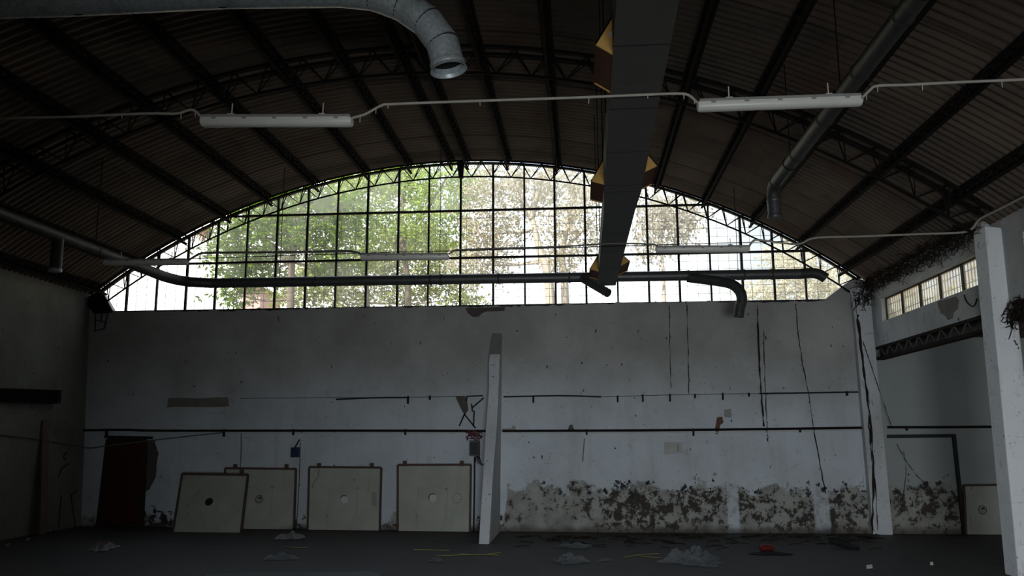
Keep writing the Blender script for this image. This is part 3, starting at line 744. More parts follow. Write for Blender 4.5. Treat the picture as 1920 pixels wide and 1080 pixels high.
cable('long pale cable between the two nearer lamps', [(661, 221), (685, 214), (715, 198), (740, 195), (900, 189), (1080, 183), (1200, 178), (1270, 175.5), (1292, 179), (1308, 193)], yn, .013, M['cable'], 8, group=G)
cable('pale cable from the nearer right lamp to the right edge', [(1616, 184), (1630, 170), (1645, 161), (1700, 159), (1800, 154), (1920, 149), (2060, 142), (2260, 133), (2440, 125)], yn, .013, M['cable'], 6, group=G)
yf = lambda x: interp([(0, ends[2][2]), (760, ends[3][2]), (1320, ends[4][2]), (1830, 13.9)], x)
cable('dark cable between the far left and far middle lamps', [(352, 489), (363, 482), (376, 475.5), (400, 474), (520, 473), (640, 471), (668, 473), (680, 479)], yf, .02, M['cable_grey'], 3, group=G)
cable('dark cable between the far middle and far right lamps', [(841, 477), (852, 470), (868, 468), (960, 465), (1060, 462), (1140, 457), (1222, 458), (1232, 464)], yf, .014, M['cable_grey'], 3, group=G)
cable('straight dark support wire behind the far lamps', [(330, 486), (700, 474), (842, 471), (1220, 459.5), (1420, 454), (1500, 451)], lambda x: yf(x)+.05, .007, M['steel'], 0, name='support_wire')
wx = lambda x: interp([(1400, ends[4][2]), (1700, 13.9), (1830, 13.85), (1930, 12.6), (1995, 12.05)], x)
cable('pale cable from the far right lamp sagging to the top of the big pillar', [(1404, 463), (1412, 452), (1424, 450), (1470, 456), (1500, 457), (1530, 446), (1620, 443), (1720, 439), (1800, 436), (1822, 429), (1836, 412), (1860, 399), (1890, 384), (1930, 364), (1995, 340)], wx, .017, M['cable'], 0, group=G)
# low cable along the left wall and over the door
pts = [lw(-30, 812, .03), lw(60, 822, .03), lw(130, 834, .03), at(168, 840, 19.95), at(200, 836, 19.93), at(300, 824, 19.95), at(420, 811, 19.96)]
o = thing('power_cable', 'thin cable sagging round the left corner and over the red door', 'cable', pts[0]); q = MB(); q.tube(smoothpath(pts), .016, 6); q.build('sheath', M['cable_grey'], o, smooth=True)

# ------------------------------------------------------------------ things on the end wall
def wpipe(label, px, r, mat, name='wall_pipe', Y=19.96, group=None, cat='pipe', clips=()):
    pts = [at(x, y, Y) for x, y in px]
    o = thing(name, label, cat, pts[0], group); q = MB(); q.tube(smoothpath(pts, 3), r, 8); q.build('pipe' if cat == 'pipe' else 'stem', mat, o, smooth=True)
    for x, y in clips:
        p = at(x, y, Y); q = MB(); q.box((p.x-.02, Y-.03, p.z-.12*random.uniform(.5, 1.3)), (p.x+.02, 20, p.z+.03)); q.build('bracket', M['vine'], o)
    return o
wpipe('long dark pipe across the end wall left of the buttress', [(150, 807), (230, 806), (300, 807.5), (500, 807.5), (700, 807.5), (912, 808)], .028, M['steel'], clips=[(200, 806), (420, 807), (550, 807), (760, 807)])
wpipe('long dark pipe across the end wall right of the buttress', [(942, 808), (1200, 807), (1400, 805), (1622, 802)], .028, M['steel'], clips=[(1100, 807), (1300, 806), (1500, 804)])
wpipe('dark pipe across the aisle end wall behind the big pillar', [(1664, 801), (1760, 801), (1880, 800)], .028, M['steel'], clips=[(1700, 801)])
wpipe('thin pale conduit just below the dark pipe, left of the buttress', [(330, 813), (560, 812.5), (905, 811.5)], .012, M['pale'], 'conduit', 19.985)
wpipe('thin pale conduit just below the dark pipe, right of the buttress', [(945, 812.5), (1300, 811), (1618, 807)], .012, M['pale'], 'conduit', 19.985)
wpipe('short bent black conduit above the third leaning board', [(630, 749), (700, 746), (766, 745.5)], .018, M['black'], 'conduit', clips=[(765, 745), (806, 744)])
wpipe('thin broken line of old wire joining the conduits left of the buttress', [(450, 747), (560, 746), (766, 745), (905, 742)], .006, M['vine'], 'old_wire', 19.99)
wpipe('short black conduit starting at the right side of the buttress', [(944, 744), (1050, 742), (1127, 744)], .018, M['black'], 'conduit', clips=[(1000, 744)])
wpipe('thin old wire with rusty hooks on the right half of the end wall', [(1127, 744), (1280, 740), (1425, 738)], .006, M['vine'], 'old_wire', 19.99, clips=[(1158, 744), (1205, 742), (1256, 741), (1303, 741), (1355, 739), (1404, 739)])
wpipe('black conduit near the right end of the end wall', [(1424, 738), (1520, 736.5), (1609, 735)], .018, M['black'], 'conduit', clips=[(1588, 736)])
# dead creeper stems hanging down the wall
def vine(label, px, r=.012, Y=19.97, k=1.0, nm='creeper_stem'):
    pts = []
    P = smoothpath([(x, y, 0) for x, y in px], 8)
    for p in P: pts.append(at(p.x+random.uniform(-.7, .7)*k, p.y, Y))
    o = thing(nm, label, 'creeper', pts[0], 'dead creeper stems on the wall')
    q = MB(); q.tube(pts, [r*random.choice((.35, .8, 1.1, 1.3)) for _ in pts], 6)
    for p in pts[1:-1:2]: 
        d = Vector((random.uniform(-.05, .05), -.01, random.uniform(-.06, .02))); q.bar(p, p+d, min(.008, r*.8))
    q.build('stem', M['vine'], o)
vine('short dead creeper stem left of the hooked wire, right half of the end wall', [(1255, 572), (1256, 640), (1258, 728)], .008)
vine('dead creeper stem hanging just right of the shortest one on the end wall', [(1288, 572), (1290, 650), (1292, 738)], .009)
vine('thick dead creeper stem hanging below the bent duct branch', [(1420, 572), (1423, 660), (1428, 745), (1432, 800)], .018)
vine('thin creeper stem close beside the thick one', [(1432, 620), (1434, 700), (1438, 800), (1440, 828)], .010)
vine('long slanting creeper stem reaching towards the damp patch', [(1492, 570), (1500, 650), (1516, 740), (1532, 840), (1548, 925)], .010)
vine('dead creeper stem climbing the near face of the far corner pillar', [(1608, 590), (1618, 680), (1632, 790), (1638, 880), (1635, 1000)], .02, 19.76, 2)
vine('second creeper stem winding up the far corner pillar', [(1604, 560), (1612, 640), (1626, 740), (1632, 830), (1640, 900), (1646, 995)], .014, 19.76, 1.5)
vine('fine wire slanting from the corner pillar into the aisle', [(1618, 640), (1645, 720), (1672, 800)], .007, 19.75, .4, 'creeper_stem')
vine('dotted creeper stem slanting across the aisle wall', [(1682, 832), (1694, 856), (1720, 892), (1752, 925), (1792, 965)], .006, 19.96, 1.2)
vine('fine drooping creeper stem on the aisle wall', [(1694, 846), (1699, 880), (1694, 930), (1688, 965)], .004, 19.96, .5)
# tangle of dead creeper where the roof meets the right wall
q = MB()
for k in range(560):
    y = random.uniform(14.4, 19.9); p = Vector((XF-.03-random.random()*.12, y, 5.5+random.uniform(-.12, .22)))
    pts = [p]
    for j in range(4): p = p+Vector((random.uniform(-.06, .06), random.uniform(-.18, .18), random.uniform(-.09, .07))); p.x = min(p.x, XF-.01); pts.append(p)
    q.tube(pts, random.uniform(.003, .007), 4)
for k in range(60):
    p = Vector((6.5+random.uniform(-.2, .3), 19.72+random.uniform(-.1, .05), random.uniform(5.2, 5.7))); pts = [p]
    for j in range(4): p = p+Vector((random.uniform(-.08, .08), random.uniform(-.03, .03), random.uniform(-.14, .06))); pts.append(p)
    q.tube(pts, random.uniform(.004, .010), 4)
o = q.build('dead_creeper', M['vine']); tag(o, 'tangle of dead creeper along the top of the right wall', 'creeper', None, 'stuff')
q = MB()
for k in range(70):
    p = Vector((XN-.02-random.random()*.06, 13.75+random.uniform(-.35, .12), 4.08+random.uniform(-.22, .18))); pts = [p]
    for j in range(4): p = p+Vector((random.uniform(-.04, .03), random.uniform(-.12, .12), random.uniform(-.1, .05))); p.x = min(p.x, XN-.01); pts.append(p)
    q.tube(pts, random.uniform(.004, .009), 4)
o = q.build('dead_creeper', M['vine']); tag(o, 'clump of dead roots on the beam end right of the big pillar', 'creeper', None, 'stuff')

# red door
dl = [at(202, 824, 19.96), at(273, 824, 19.96), at(265, 986, 19.96), at(183, 988, 19.96)]
d1 = thing('door_1', 'dark red metal door in the left corner of the end wall', 'door', at(223, 989, 19.96), kind='structure')
q = MB(); q.prism(dl, (0, .05, 0)); lf = q.build('door_leaf', M['red'], d1, bevel=.006)
q = MB()
for a_, c_ in ((0, 1), (1, 2), (2, 3), (3, 0)): q.bar(dl[a_]+Vector((0, .02, 0)), dl[c_]+Vector((0, .02, 0)), .09, .07)
q.build('door_frame', M['door_frame'], d1)
q = MB(); h_ = at(264, 908, 19.93); q.bar(h_, h_+Vector((0, .05, 0)), .03); q.bar(h_, h_+Vector((-.1, 0, 0)), .02); q.build('handle', M['steel'], d1)
q = MB(); q.bar(at(196, 819, 19.98), at(286, 821, 19.98), .05, .06); q.build('lintel_edge', M['black'], d1)
# framed wall opening in the aisle
o = thing('door_2', 'black steel door frame standing against the aisle wall', 'door', at(1735, 1003, 19.97), kind='structure')
q = MB(); q.bar(at(1664, 818.5, 19.95), at(1789, 817, 19.95), .07, .075); q.build('head_rail', M['black'], o)
q = MB(); q.bar(at(1788, 814, 19.95), at(1808, 1003, 19.95), .07, .08, up=(0, 1, 0)); q.build('jamb', M['black'], o)
# leaning boards
def board(label, tl, tr, br, bl, hole, kind, tabs, Yb=19.55, Yt=19.86, extra=None):
    p = [at(*tl, Yt), at(*tr, Yt), at(*br, Yb), at(*bl, Yb)]
    for k in (2, 3): p[k].z = fz(p[k].x)+.012
    mid = (p[2]+p[3])/2; nn = (p[1]-p[0]).cross(mid-p[0]).normalized()
    for k in (2, 3): p[k].y -= (p[k]-p[0]).dot(nn)/nn.y
    o = thing('leaning_board', label, 'board', (p[2]+p[3])/2, 'cream boards leaning on the end wall')
    nrm = (p[1]-p[0]).cross(p[3]-p[0]).normalized()
    if nrm.y > 0: nrm = -nrm
    q = MB(); q.prism(p, -nrm*.035); q.build('panel', M['board'], o)
    def P(px, py, off):                       # pixel on the board's plane
        d = ray(px, py); return EYEV+d*((p[0]-EYEV).dot(nrm)/d.dot(nrm))+nrm*off
    for a_, c_ in ((p[0], p[1]), (p[1], p[2]), (p[3], p[0])):
        q = MB(); q.bar(a_+nrm*.004, c_+nrm*.004, .045, .05, up=nrm); q.build('edge_strip', M['board_edge'], o)
    for tx in tabs:
        e0 = P(tx, tl[1]+1, .005); q = MB(); q.obox(e0+Vector((0, 0, .045)), (.045, 0, 0), (0, .018, 0), (0, 0, .06)); q.build('hanging_tab', M['board_edge'], o)
    def disc(px, py, r, off, mat, nm, ring=None, a0=0, a1=2*PI):
        c = P(px, py, off); ux = (p[1]-p[0]).normalized(); uy = nrm.cross(ux)
        n = 24; full = a1-a0 > 6.2
        out = [c+(ux*math.cos(a0+(a1-a0)*k/n)+uy*math.sin(a0+(a1-a0)*k/n))*r for k in range(n if full else n+1)]
        q = MB()
        if ring:
            m_ = len(out); inn = [c+(v-c)*ring for v in out]
            q.raw(out+inn, [(k, (k+1) % m_, m_+(k+1) % m_, m_+k) for k in range(m_ if full else m_-1)])
        else: q.prism(out, -nrm*(off+.001))
        q.build(nm, mat, o)
    hx, hy = hole
    if kind == 'hole': disc(hx, hy, .085, .003, M['hole'], 'round_hole'); disc(hx, hy, .095, .004, M['board_edge'], 'hole_rim', .88)
    elif kind == 'ring': disc(hx, hy, .095, .003, M['board_edge'], 'hole_rim', .82); disc(hx, hy, .07, .002, M['patch'], 'round_hole'); disc(hx+1.5, hy-1, .04, .0025, M['hole'], 'hole_gap', None, 0, 3.1)
    else:
        disc(hx+1, hy+.5, .085, .002, M['pale'], 'round_cover'); disc(hx, hy, .095, .004, M['hole'], 'hole_gap', .80, .9, 2.9 if kind == 'cres' else 3.6)
    if extra: extra(o, P, disc)
    return o
board('cream board leaning in front, leftmost of the row, with a black hole', (342, 889), (465, 891), (452, 996.5), (325, 995), (392, 941), 'hole', [453], 18.95, 19.55)
board('cream board half hidden behind the leftmost leaning one', (423, 878), (555, 879.5), (551, 994), (414, 994), (486, 936), 'ring', [441, 537], 19.72, 19.88)
def ex3(o, P, disc):
    q = MB(); q.prism([P(697, 922, .002), P(706, 922, .002), P(706, 949, .002), P(697, 949, .002)], (0, .002, 0)); q.build('grey_patch', M['patch'], o)
    q = MB(); q.tube([P(599, 880, .001), P(596, 895, .001), P(589, 903, .001), P(585, 915, .001)], .006, 5); q.build('crack', M['board_edge'], o)
board('cream board third from the left, crescent gap in its centre, grey patch at right', (580, 876), (715, 877), (712, 994), (577, 993), (645, 936), 'cres', [598, 697], 19.7, 19.88, ex3)
def ex4(o, P, disc): disc(857, 934, .11, .002, M['board_edge'], 'stain_ring', .93)
board('cream board nearest the buttress, with a pale disc and a faint ring', (746, 872), (883, 871.5), (881, 994), (746, 994), (811, 933), 'moon', [759, 866], 19.7, 19.88, ex4)
board('cream board in the aisle, half behind the big pillar', (1807, 910), (1900, 909), (1908, 1003), (1811, 1003), (1842, 956), 'ring', [], 19.85, 19.92)

# switch boxes and wiring
o = thing('switch_box', 'small dark blue switch box above the boards', 'switch box', at(552, 848, 19.9))
q = MB(); p, r_ = at(545, 839, 19.88), at(560, 857.5, 19.88); q.box((p.x, 19.88, r_.z), (r_.x, 20, p.z)); q.build('case', M['blue'], o, bevel=.008)
q = MB(); q.bar(at(553, 839, 19.92), at(562, 824, 19.92), .028); q.build('lever', M['black'], o)
o = thing('fuse_box', 'dark grey fuse box with red wires beside the buttress', 'fuse box', at(889, 840, 19.9))
q = MB(); p, r_ = at(880, 826, 19.85), at(899, 855, 19.85); q.box((p.x, 19.85, r_.z), (r_.x, 20, p.z)); q.build('case', M['box'], o, bevel=.008)
q = MB(); q.box((p.x+.025, 19.838, r_.z+.03), (r_.x-.025, 19.852, p.z-.04)); q.build('lid', M['black'], o)
q = MB()
for k in range(26):
    a_ = at(random.uniform(873, 905), random.uniform(810, 824), random.uniform(19.86, 19.95)); c_ = at(random.uniform(873, 905), random.uniform(811, 826), random.uniform(19.86, 19.95))
    q.tube(smoothpath([a_, (a_+c_)/2+Vector((0, -.03, random.uniform(-.08, .08))), c_], 3), .011, 5)
q.build('wires', M['redwire'], o)
q = MB()
for k in range(5):
    q.tube(smoothpath([at(893+k*1.4, 855, 19.92), at(892+k*2.5, 864+k, 19.9), at(891+k*4, 868+k*1.4, 19.93)], 4), .009, 5)
q.build('loose_ends', M['black'], o)
wpipe('black drop pipe beside the board nearest the buttress', [(890, 856), (889.5, 920), (888, 998)], .02, M['black'], 'drop_pipe', 19.96)
wpipe('thin wire dropping to the half hidden board', [(452, 812), (452, 850), (450, 880)], .009, M['black'], 'drop_wire', 19.98)
wpipe('thin wire dropping past the small blue switch box', [(563, 830), (561, 900), (556, 985)], .009, M['black'], 'drop_wire', 19.98)
# broken bracket above the fuse box
o = thing('broken_bracket', 'rusty broken bracket hanging above the fuse box', 'bracket', at(882, 780, 19.97))
q = MB()
for a_, c_ in (((905, 742), (876, 743)), ((876, 743), (874, 753)), ((872, 774), (861, 799)), ((870, 776), (892, 803)), ((907, 746), (885, 765)), ((884, 757), (886, 772)), ((889, 770), (888, 800))):
    q.bar(at(*a_, 19.95), at(*c_, 19.95), .03, .03)
q.build('arm', M['vine'], o)
q = MB(); q.prism([at(x, y, 19.95) for x, y in ((854, 744), (872, 743), (876, 755), (878, 768), (871, 778), (864, 766))], (0, .05, 0)); q.build('plate', M['cement_dark'], o)
o = thing('wall_plate', 'blank rectangular plate fixed on the right half of the end wall', 'plate', at(1262, 840, 19.98))
q = MB(); q.prism([at(x, y, 19.97) for x, y in ((1246, 829.5), (1279, 829), (1280, 850), (1246, 851))], (0, .03, 0)); q.build('plate', M['plate'], o, bevel=.006)
q = MB(); q.box((at(1270, 835, 19.96).x, 19.955, at(1270, 846, 19.96).z), (at(1273, 835, 19.96).x, 19.97, at(1270, 833, 19.96).z)); q.build('mark', M['patch'], o)
o = thing('hook_rod', 'short rusty rod hanging on the wall left of the blank plate', 'rod', at(1095, 840, 19.97)); q = MB(); q.tube([at(1096, 822, 19.97), at(1094, 845, 19.97), at(1092.5, 866, 19.97)], .013, 6); q.build('rod', M['cement'], o)
# little wire cage at the left corner
o = thing('wire_bracket', 'small wire bracket on the end wall in the left top corner', 'bracket', at(190, 600, 19.9)); q = MB()
for a_, c_ in (((178, 586), (203, 583)), ((178, 600), (200, 605)), ((176, 621), (195, 616)), ((179, 586), (178, 621)), ((191, 585), (189, 603)), ((203, 583), (195, 617))):
    q.bar(at(*a_, 19.9), at(*c_, 19.9), .022)
q.build('wire_frame', M['black'], o)
# left wall things
o = thing('steel_channel', 'long dark steel channel fixed on the left wall', 'channel', lw(60, 742, 0)); q = MB()
pt = [lw(-60, 726), lw(104, 731.5), lw(101, 757), lw(-60, 751)]; q.prism(pt, (.14, 0, 0)); q.build('channel', M['steel'], o, bevel=.01)
q = MB(); q.prism([lw(96, 731), lw(104, 731.5), lw(101, 757), lw(94, 757)], (.16, 0, 0)); q.build('end_plate', M['black'], o)
o = thing('timber_plank', 'tall timber plank propped upright against the left wall', 'plank', atx(79, 1003, -11.45))
f0, f1 = flo(73, 1003, .01), flo(86, 1000, .01); t0, t1 = at(79, 787, f0.y+.25), at(92, 788, f1.y+.25)
q = MB(); q.prism([f0, f1, t1, t0], (-.03, .06, 0)); q.build('board', M['wood'], o)
q = MB(); q.bar(f0*.85+f1*.15+Vector((0, -.02, .05)), t0*.85+t1*.15+Vector((0, -.02, 0)), .016, .01, up=(0, -1, 0)); q.build('groove', M['board_edge'], o)
for px in ([(115, 930), (112, 960), (109, 992)], [(133, 928), (137, 960), (142, 992)], [(125, 848), (119, 856), (122, 862)], [(127, 870), (115, 880), (112, 890)], [(145, 920), (133, 928)]):
    q = MB(); q.tube(smoothpath([lw(x, y, .004) for x, y in px], 4), .014, 5); q.build('crack', M['hole'], wl)

# ------------------------------------------------------------------ litter on the floor
def crumple(name, label, cat, px0, px1, py0, py1, hgt, mat, group=None, n=22, extra=None):
    """a crumpled sheet: domed grid with folds, resting on the floor"""
    a_, c_ = flo(px0, (py0+py1)/2), flo(px1, (py0+py1)/2); near, far = flo((px0+px1)/2, py1), flo((px0+px1)/2, py0+ (py1-py0)*.5)
    ctr = (a_+c_)/2; rx_ = (c_-a_).length/2; ry_ = max(.10, (far-near).length/2)
    b = MB(); vs = []; fs = []
    ph = [random.uniform(0, 6.3) for _ in range(6)]
    for j in range(n+1):
        for i in range(n+1):
            u, v = 2*i/n-1, 2*j/n-1
            k = math.sqrt(max(0, 1-.5*v*v)); l = math.sqrt(max(0, 1-.5*u*u)); x, y = u*k, v*l
            rr = math.hypot(x, y); f = 1+.22*math.sin(3*math.atan2(y, x)+ph[0])+.12*math.sin(7*math.atan2(y, x)+ph[1])
            h = hgt*max(0, 1-rr**2.2)*(.5+.28*math.sin(8*x+4*y+ph[2])+.22*math.sin(15*y-9*x+ph[3])+.16*abs(math.sin(21*x+13*y+ph[4]))+random.uniform(-.09, .09))
            vs.append((ctr.x+x*rx_*f/1.1, ctr.y+y*ry_*f/1.1, fz(ctr.x)+.012+max(0, h)))
    for j in range(n):
        for i in range(n): k = j*(n+1)+i; fs.append((k, k+1, k+n+2, k+n+1))
    b.raw(vs, fs); o = thing(name, label, cat, (ctr.x, ctr.y, 0), group); b.build('film', mat, o)
    return o, ctr
gb = 'crumpled plastic film lying on the floor'
crumple('plastic_film', 'largest heap of crumpled clear plastic film, at right on the floor', 'plastic film', 1238, 1362, 1034, 1074, .24, M['film'], gb, 46)
crumple('plastic_film', 'crumpled clear film on the floor between the buttress and the largest heap', 'plastic film', 1034, 1106, 1045, 1064, .14, M['film'], gb)
crumple('plastic_film', 'faint flat film on the floor nearest the damp wall', 'plastic film', 1042, 1114, 1020, 1033, .09, M['film'], gb)
o, c_ = crumple('plastic_bag', 'crumpled white bag with a red print in front of the red door', 'plastic bag', 171, 216, 1021, 1040, .14, M['whitebag'])
q = MB(); q.raw([(c_.x-.14, c_.y-.12, .20), (c_.x+.14, c_.y-.12, .20), (c_.x+.12, c_.y-.02, .24), (c_.x-.12, c_.y-.02, .24)], [(0, 1, 2, 3)]); q.build('red_print', M['redwire'], o)
crumple('plastic_bag', 'crumpled white bag in front of the second and third boards', 'plastic bag', 520, 572, 1000, 1018, .13, M['whitebag'])
crumple('plastic_film', 'dark glinting film lying below the white bag near the boards', 'plastic film', 488, 562, 1040, 1056, .10, M['film'], gb)
crumple('plastic_film', 'small scrap of film left of the yellow straps', 'plastic film', 804, 832, 1046, 1058, .06, M['film'], gb, 12)
crumple('plastic_film', 'thin flat film strip between the small heap and the yellow strap at right', 'plastic film', 1118, 1146, 1048, 1055, .03, M['film'], gb, 10)
o = thing('plastic_sheet', 'pale flat sheet at the bottom edge of the picture, left of centre', 'sheet', flo(560, 1082)); q = MB()
q.prism([flo(x, y, .004) for x, y in ((385, 1079), (450, 1074.5), (560, 1075), (690, 1072.5), (715, 1078), (700, 1100), (380, 1100))], (0, 0, .012)); q.build('sheet', M['sheet'], o)
def strap(label, px, w=.022):
    pts = [flo(x, y, .012) for x, y in px]; o = thing('strapping_band', label, 'strap', pts[0], 'yellow strapping bands on the floor'); q = MB()
    P = smoothpath(pts, 4)
    for a_, b_ in zip(P, P[1:]): q.bar(a_, b_, .05, .006)
    q.build('band', M['strap'], o)
strap('short yellow band just before the board nearest the buttress', [(775, 1030.5), (810, 1031), (842, 1031.5)])
strap('longest yellow band, ending below the foot of the buttress', [(818, 1042), (870, 1040), (912, 1039.5), (935, 1041)])
strap('yellow band crossing over the longest one', [(862, 1038), (900, 1040), (938, 1036)])
strap('yellow band left of the largest film heap', [(1170, 1045), (1200, 1040), (1236, 1038)])
strap('yellow band lying behind the band near the largest film heap', [(1200, 1042), (1225, 1045), (1242, 1046)])
strap('short pale band below the white bag near the boards', [(533, 1025), (555, 1026.5), (576, 1026)])
o = thing('plastic_bucket', 'orange red plastic piece lying on dark rags', 'plastic piece', flo(1437, 1036)); c_ = flo(1437, 1036); q = MB()
q.tube([c_+Vector((-.12, 0, .075)), c_+Vector((-.09, 0, .075)), c_+Vector((-.02, .02, .08)), c_+Vector((.10, .05, .07)), c_+Vector((.16, .07, .05))], [.04, .068, .075, .068, .03], 12); q.build('body', M['orange'], o, smooth=True)
crumple('dark_rag', 'flat dark rag under the orange plastic piece', 'rag', 1405, 1482, 1033, 1045, .04, M['rubber'])
o = thing('rubber_strip', 'black curved strip of rubber lying before the right end of the wall', 'rubber strip', flo(1582, 1028)); a_, b_ = flo(1556, 1026), flo(1610, 1031); q = MB()
q.tube(smoothpath([a_+Vector((0, 0, .12)), a_*.6+b_*.4+Vector((0, 0, .09)), b_+Vector((0, 0, .03))], 5), [.05]*3+[.07]*5+[.04]*3, 8); q.build('strip', M['rubber'], o, smooth=True)
for lab, x, y in (('white scrap of paper below the black rubber strip', 1630, 1066), ('tiny white scrap near the foot of the big pillar', 1747, 1060), ('tiny white scrap at the far left of the floor', 14, 1024), ('tiny white scrap before the timber plank', 52, 1014)):
    p = flo(x, y); o = thing('paper_scrap', lab, 'scrap', p, 'white scraps on the floor'); q = MB(); s_ = .042 if x == 1630 else .022
    q.prism([p+Vector((-s_*1.4, -s_, .005)), p+Vector((s_, -s_*.8, .01)), p+Vector((s_*1.5, s_, .05)), p+Vector((-s_*.7, s_*1.2, .04))], (0, 0, .008)); q.build('scrap', M['paper'], o)
q = MB()
for k in range(150):
    x = random.uniform(950, 1640); y = 1004+abs(random.gauss(0, 10)); p = flo(x, y, .008); a_ = random.uniform(-.5, .5); l_ = random.uniform(.05, .35)
    q.tube([p, p+Vector((l_*math.cos(a_)*.6, l_*math.sin(a_), .012)), p+Vector((l_*math.cos(a_), l_*math.sin(a_)*1.4, 0))], .007, 4)
o = q.build('floor_debris', M['vine']); tag(o, 'twigs and plaster crumbs along the foot of the end wall', 'debris', None, 'stuff')

# ------------------------------------------------------------------ outside
b = MB(); b.box((-60, 20.35, -.4), (60, 90, -.05)); struct(b.build('ground', M['ground']), 'sunlit yard outside the end window', 'ground')
b = MB(); b.box((13.3, -30, -.4), (60, 20.35, -.05)); struct(b.build('ground', M['ground']), 'yard on the right of the building', 'ground')
b = MB(); b.box((-60, -40, -.4), (13.3, -6.45, -.05)); struct(b.build('ground', M['ground']), 'yard behind the rear gate', 'ground')
b = MB(); b.box((-45, 52, -.05), (45, 52.5, 9.2)); b.box((-45, 51.9, 9.2), (45, 52.6, 9.45)); o = b.build('yard_wall', M['yardwall']); struct(o, 'sunlit pale wall beyond the trees', 'wall')
o = thing('house', 'pink house wall glimpsed through the foliage at left', 'house', (-18.0, 44, 0)); hx0, hx1, hz = at(452, 560, 44).x, at(488, 560, 44).x, at(470, 546, 44).z
q = MB(); q.box((hx0, 44, -.05), (hx1, 47, hz)); q.build('house_wall', M['pink'], o)
q = MB(); q.box((hx0-.2, 43.8, hz), (hx1+.2, 47.2, hz+.18)); q.build('roof', M['rust'], o)

def tree(label, base, trunk, blobs, nleaf, leaf, bark, sz=.17, droop=0.0, r0=.22):
    o = thing('tree', label, 'tree', base, 'trees outside the end window')
    q = MB()
    for path, r in trunk:
        P = smoothpath(path, 5); n = len(P); q.tube(P, [r*(1-.7*i/n) for i in range(n)], 9)
    for b_ in blobs:                           # twigs into each leaf cluster
        c = Vector(b_[:3]); k0 = trunk[0][0]; a_ = min((Vector(p) for p in smoothpath(k0, 8)), key=lambda p: (p-c).length + (3 if p.z > c.z else 0))
        q.tube(smoothpath([a_, (a_+c)/2+Vector((0, 0, -.15)), c], 4), [.05-.004*i for i in range(9)], 5)
    q.build('trunk', bark, o, smooth=True)
    q = MB(); tot = sum(b_[3]*b_[4]*b_[5] for b_ in blobs)
    for (x, y, z, rx_, ry_, rz_) in blobs:
        n = int(nleaf*(rx_*ry_*rz_)/tot); done = 0
        while done < n:
            while True:
                v = Vector((random.uniform(-1, 1), random.uniform(-1, 1), random.uniform(-1, 1)))
                if .2 < v.length < 1: break
            sp = Vector((x+v.x*rx_, y+v.y*ry_, z+v.z*rz_)); main = Vector((random.gauss(0, 1), random.gauss(0, 1), random.gauss(-droop, .6))).normalized()
            m_ = random.randint(5, 12); done += m_          # a spray of leaves along one shoot
            for k in range(m_):
                p = sp+main*(k*sz*.42)+Vector((random.gauss(0, .04), random.gauss(0, .04), random.gauss(0, .04)))
                d = (main*.5+Vector((random.gauss(0, 1), random.gauss(0, 1), random.gauss(-droop*.6, .8)))).normalized(); w = d.cross(Vector((random.gauss(0, 1), random.gauss(0, 1), random.gauss(0, 1)))).normalized()
                s_ = sz*random.uniform(.5, 1.3)
                q.raw([p, p+d*s_*.45+w*s_*.24, p+d*s_, p+d*s_*.45-w*s_*.24], [(0, 1, 2, 3)])
    q.build('crown', leaf, o)
    return o
def up(px, py, Y): return at(px, py, Y)
def blobs(Y, items):
    out = []
    for px, py, rpx, rpy, dy in items:
        p = at(px, py, Y+dy); k = (Y+dy)/FOC; out.append((p.x, p.y, p.z, rpx*k, 1.3, rpy*k))
    return out
def tb(px, Y): p = at(px, 800, Y); return Vector((p.x, Y, -.05))
tree('dense dark green tree at the left of the window', tb(545, 27), [([tb(545, 27), up(545, 560, 27), up(550, 470, 27), up(565, 380, 27)], .16), ([up(546, 500, 27), up(490, 440, 27.2), up(455, 420, 27.4)], .08), ([up(550, 470, 27), up(600, 420, 26.8), up(640, 380, 26.6)], .08)],
     blobs(27, [(440, 430, 35, 40, 0), (480, 400, 50, 35, .4), (520, 440, 60, 55, .5), (590, 430, 70, 55, 0), (630, 490, 60, 40, .4), (570, 375, 70, 40, .6), (520, 390, 50, 40, 1), (480, 500, 55, 40, 1), (430, 480, 35, 50, .5), (440, 550, 30, 30, 1), (640, 400, 50, 50, .8)]), 17000, M['leaf_green'], M['bark'], .17, .3)
tree('bright green tree reaching over the middle left panes', tb(770, 30), [([tb(770, 30), up(765, 560, 30), up(755, 450, 30), up(755, 340, 30)], .15), ([up(760, 470, 30), up(690, 400, 30.3), up(660, 340, 30.6)], .09), ([up(757, 450, 30), up(800, 390, 29.7), up(840, 330, 29.4)], .09)],
     blobs(30, [(690, 355, 70, 45, 0), (750, 335, 70, 45, .6), (820, 345, 75, 50, 0), (880, 345, 45, 45, .6), (690, 430, 70, 55, .5), (760, 420, 70, 50, 0), (830, 420, 65, 60, 0), (720, 320, 80, 40, 1), (640, 345, 50, 40, 1)]), 16500, M['leaf_light'], M['bark'], .16, .8)
tree('olive green bushy tree low behind the round duct at left', tb(690, 37), [([tb(690, 37), up(690, 590, 37), up(685, 500, 37)], .14)],
     blobs(37, [(600, 520, 60, 45, 0), (680, 520, 70, 45, .5), (760, 510, 60, 50, 0), (840, 505, 60, 50, 0), (560, 545, 60, 35, 0), (720, 470, 60, 40, 0), (800, 460, 60, 40, .5), (640, 560, 60, 25, .4), (760, 560, 60, 25, .4), (860, 560, 50, 25, 0)]), 13000, M['leaf_olive'], M['bark'], .20, .2)
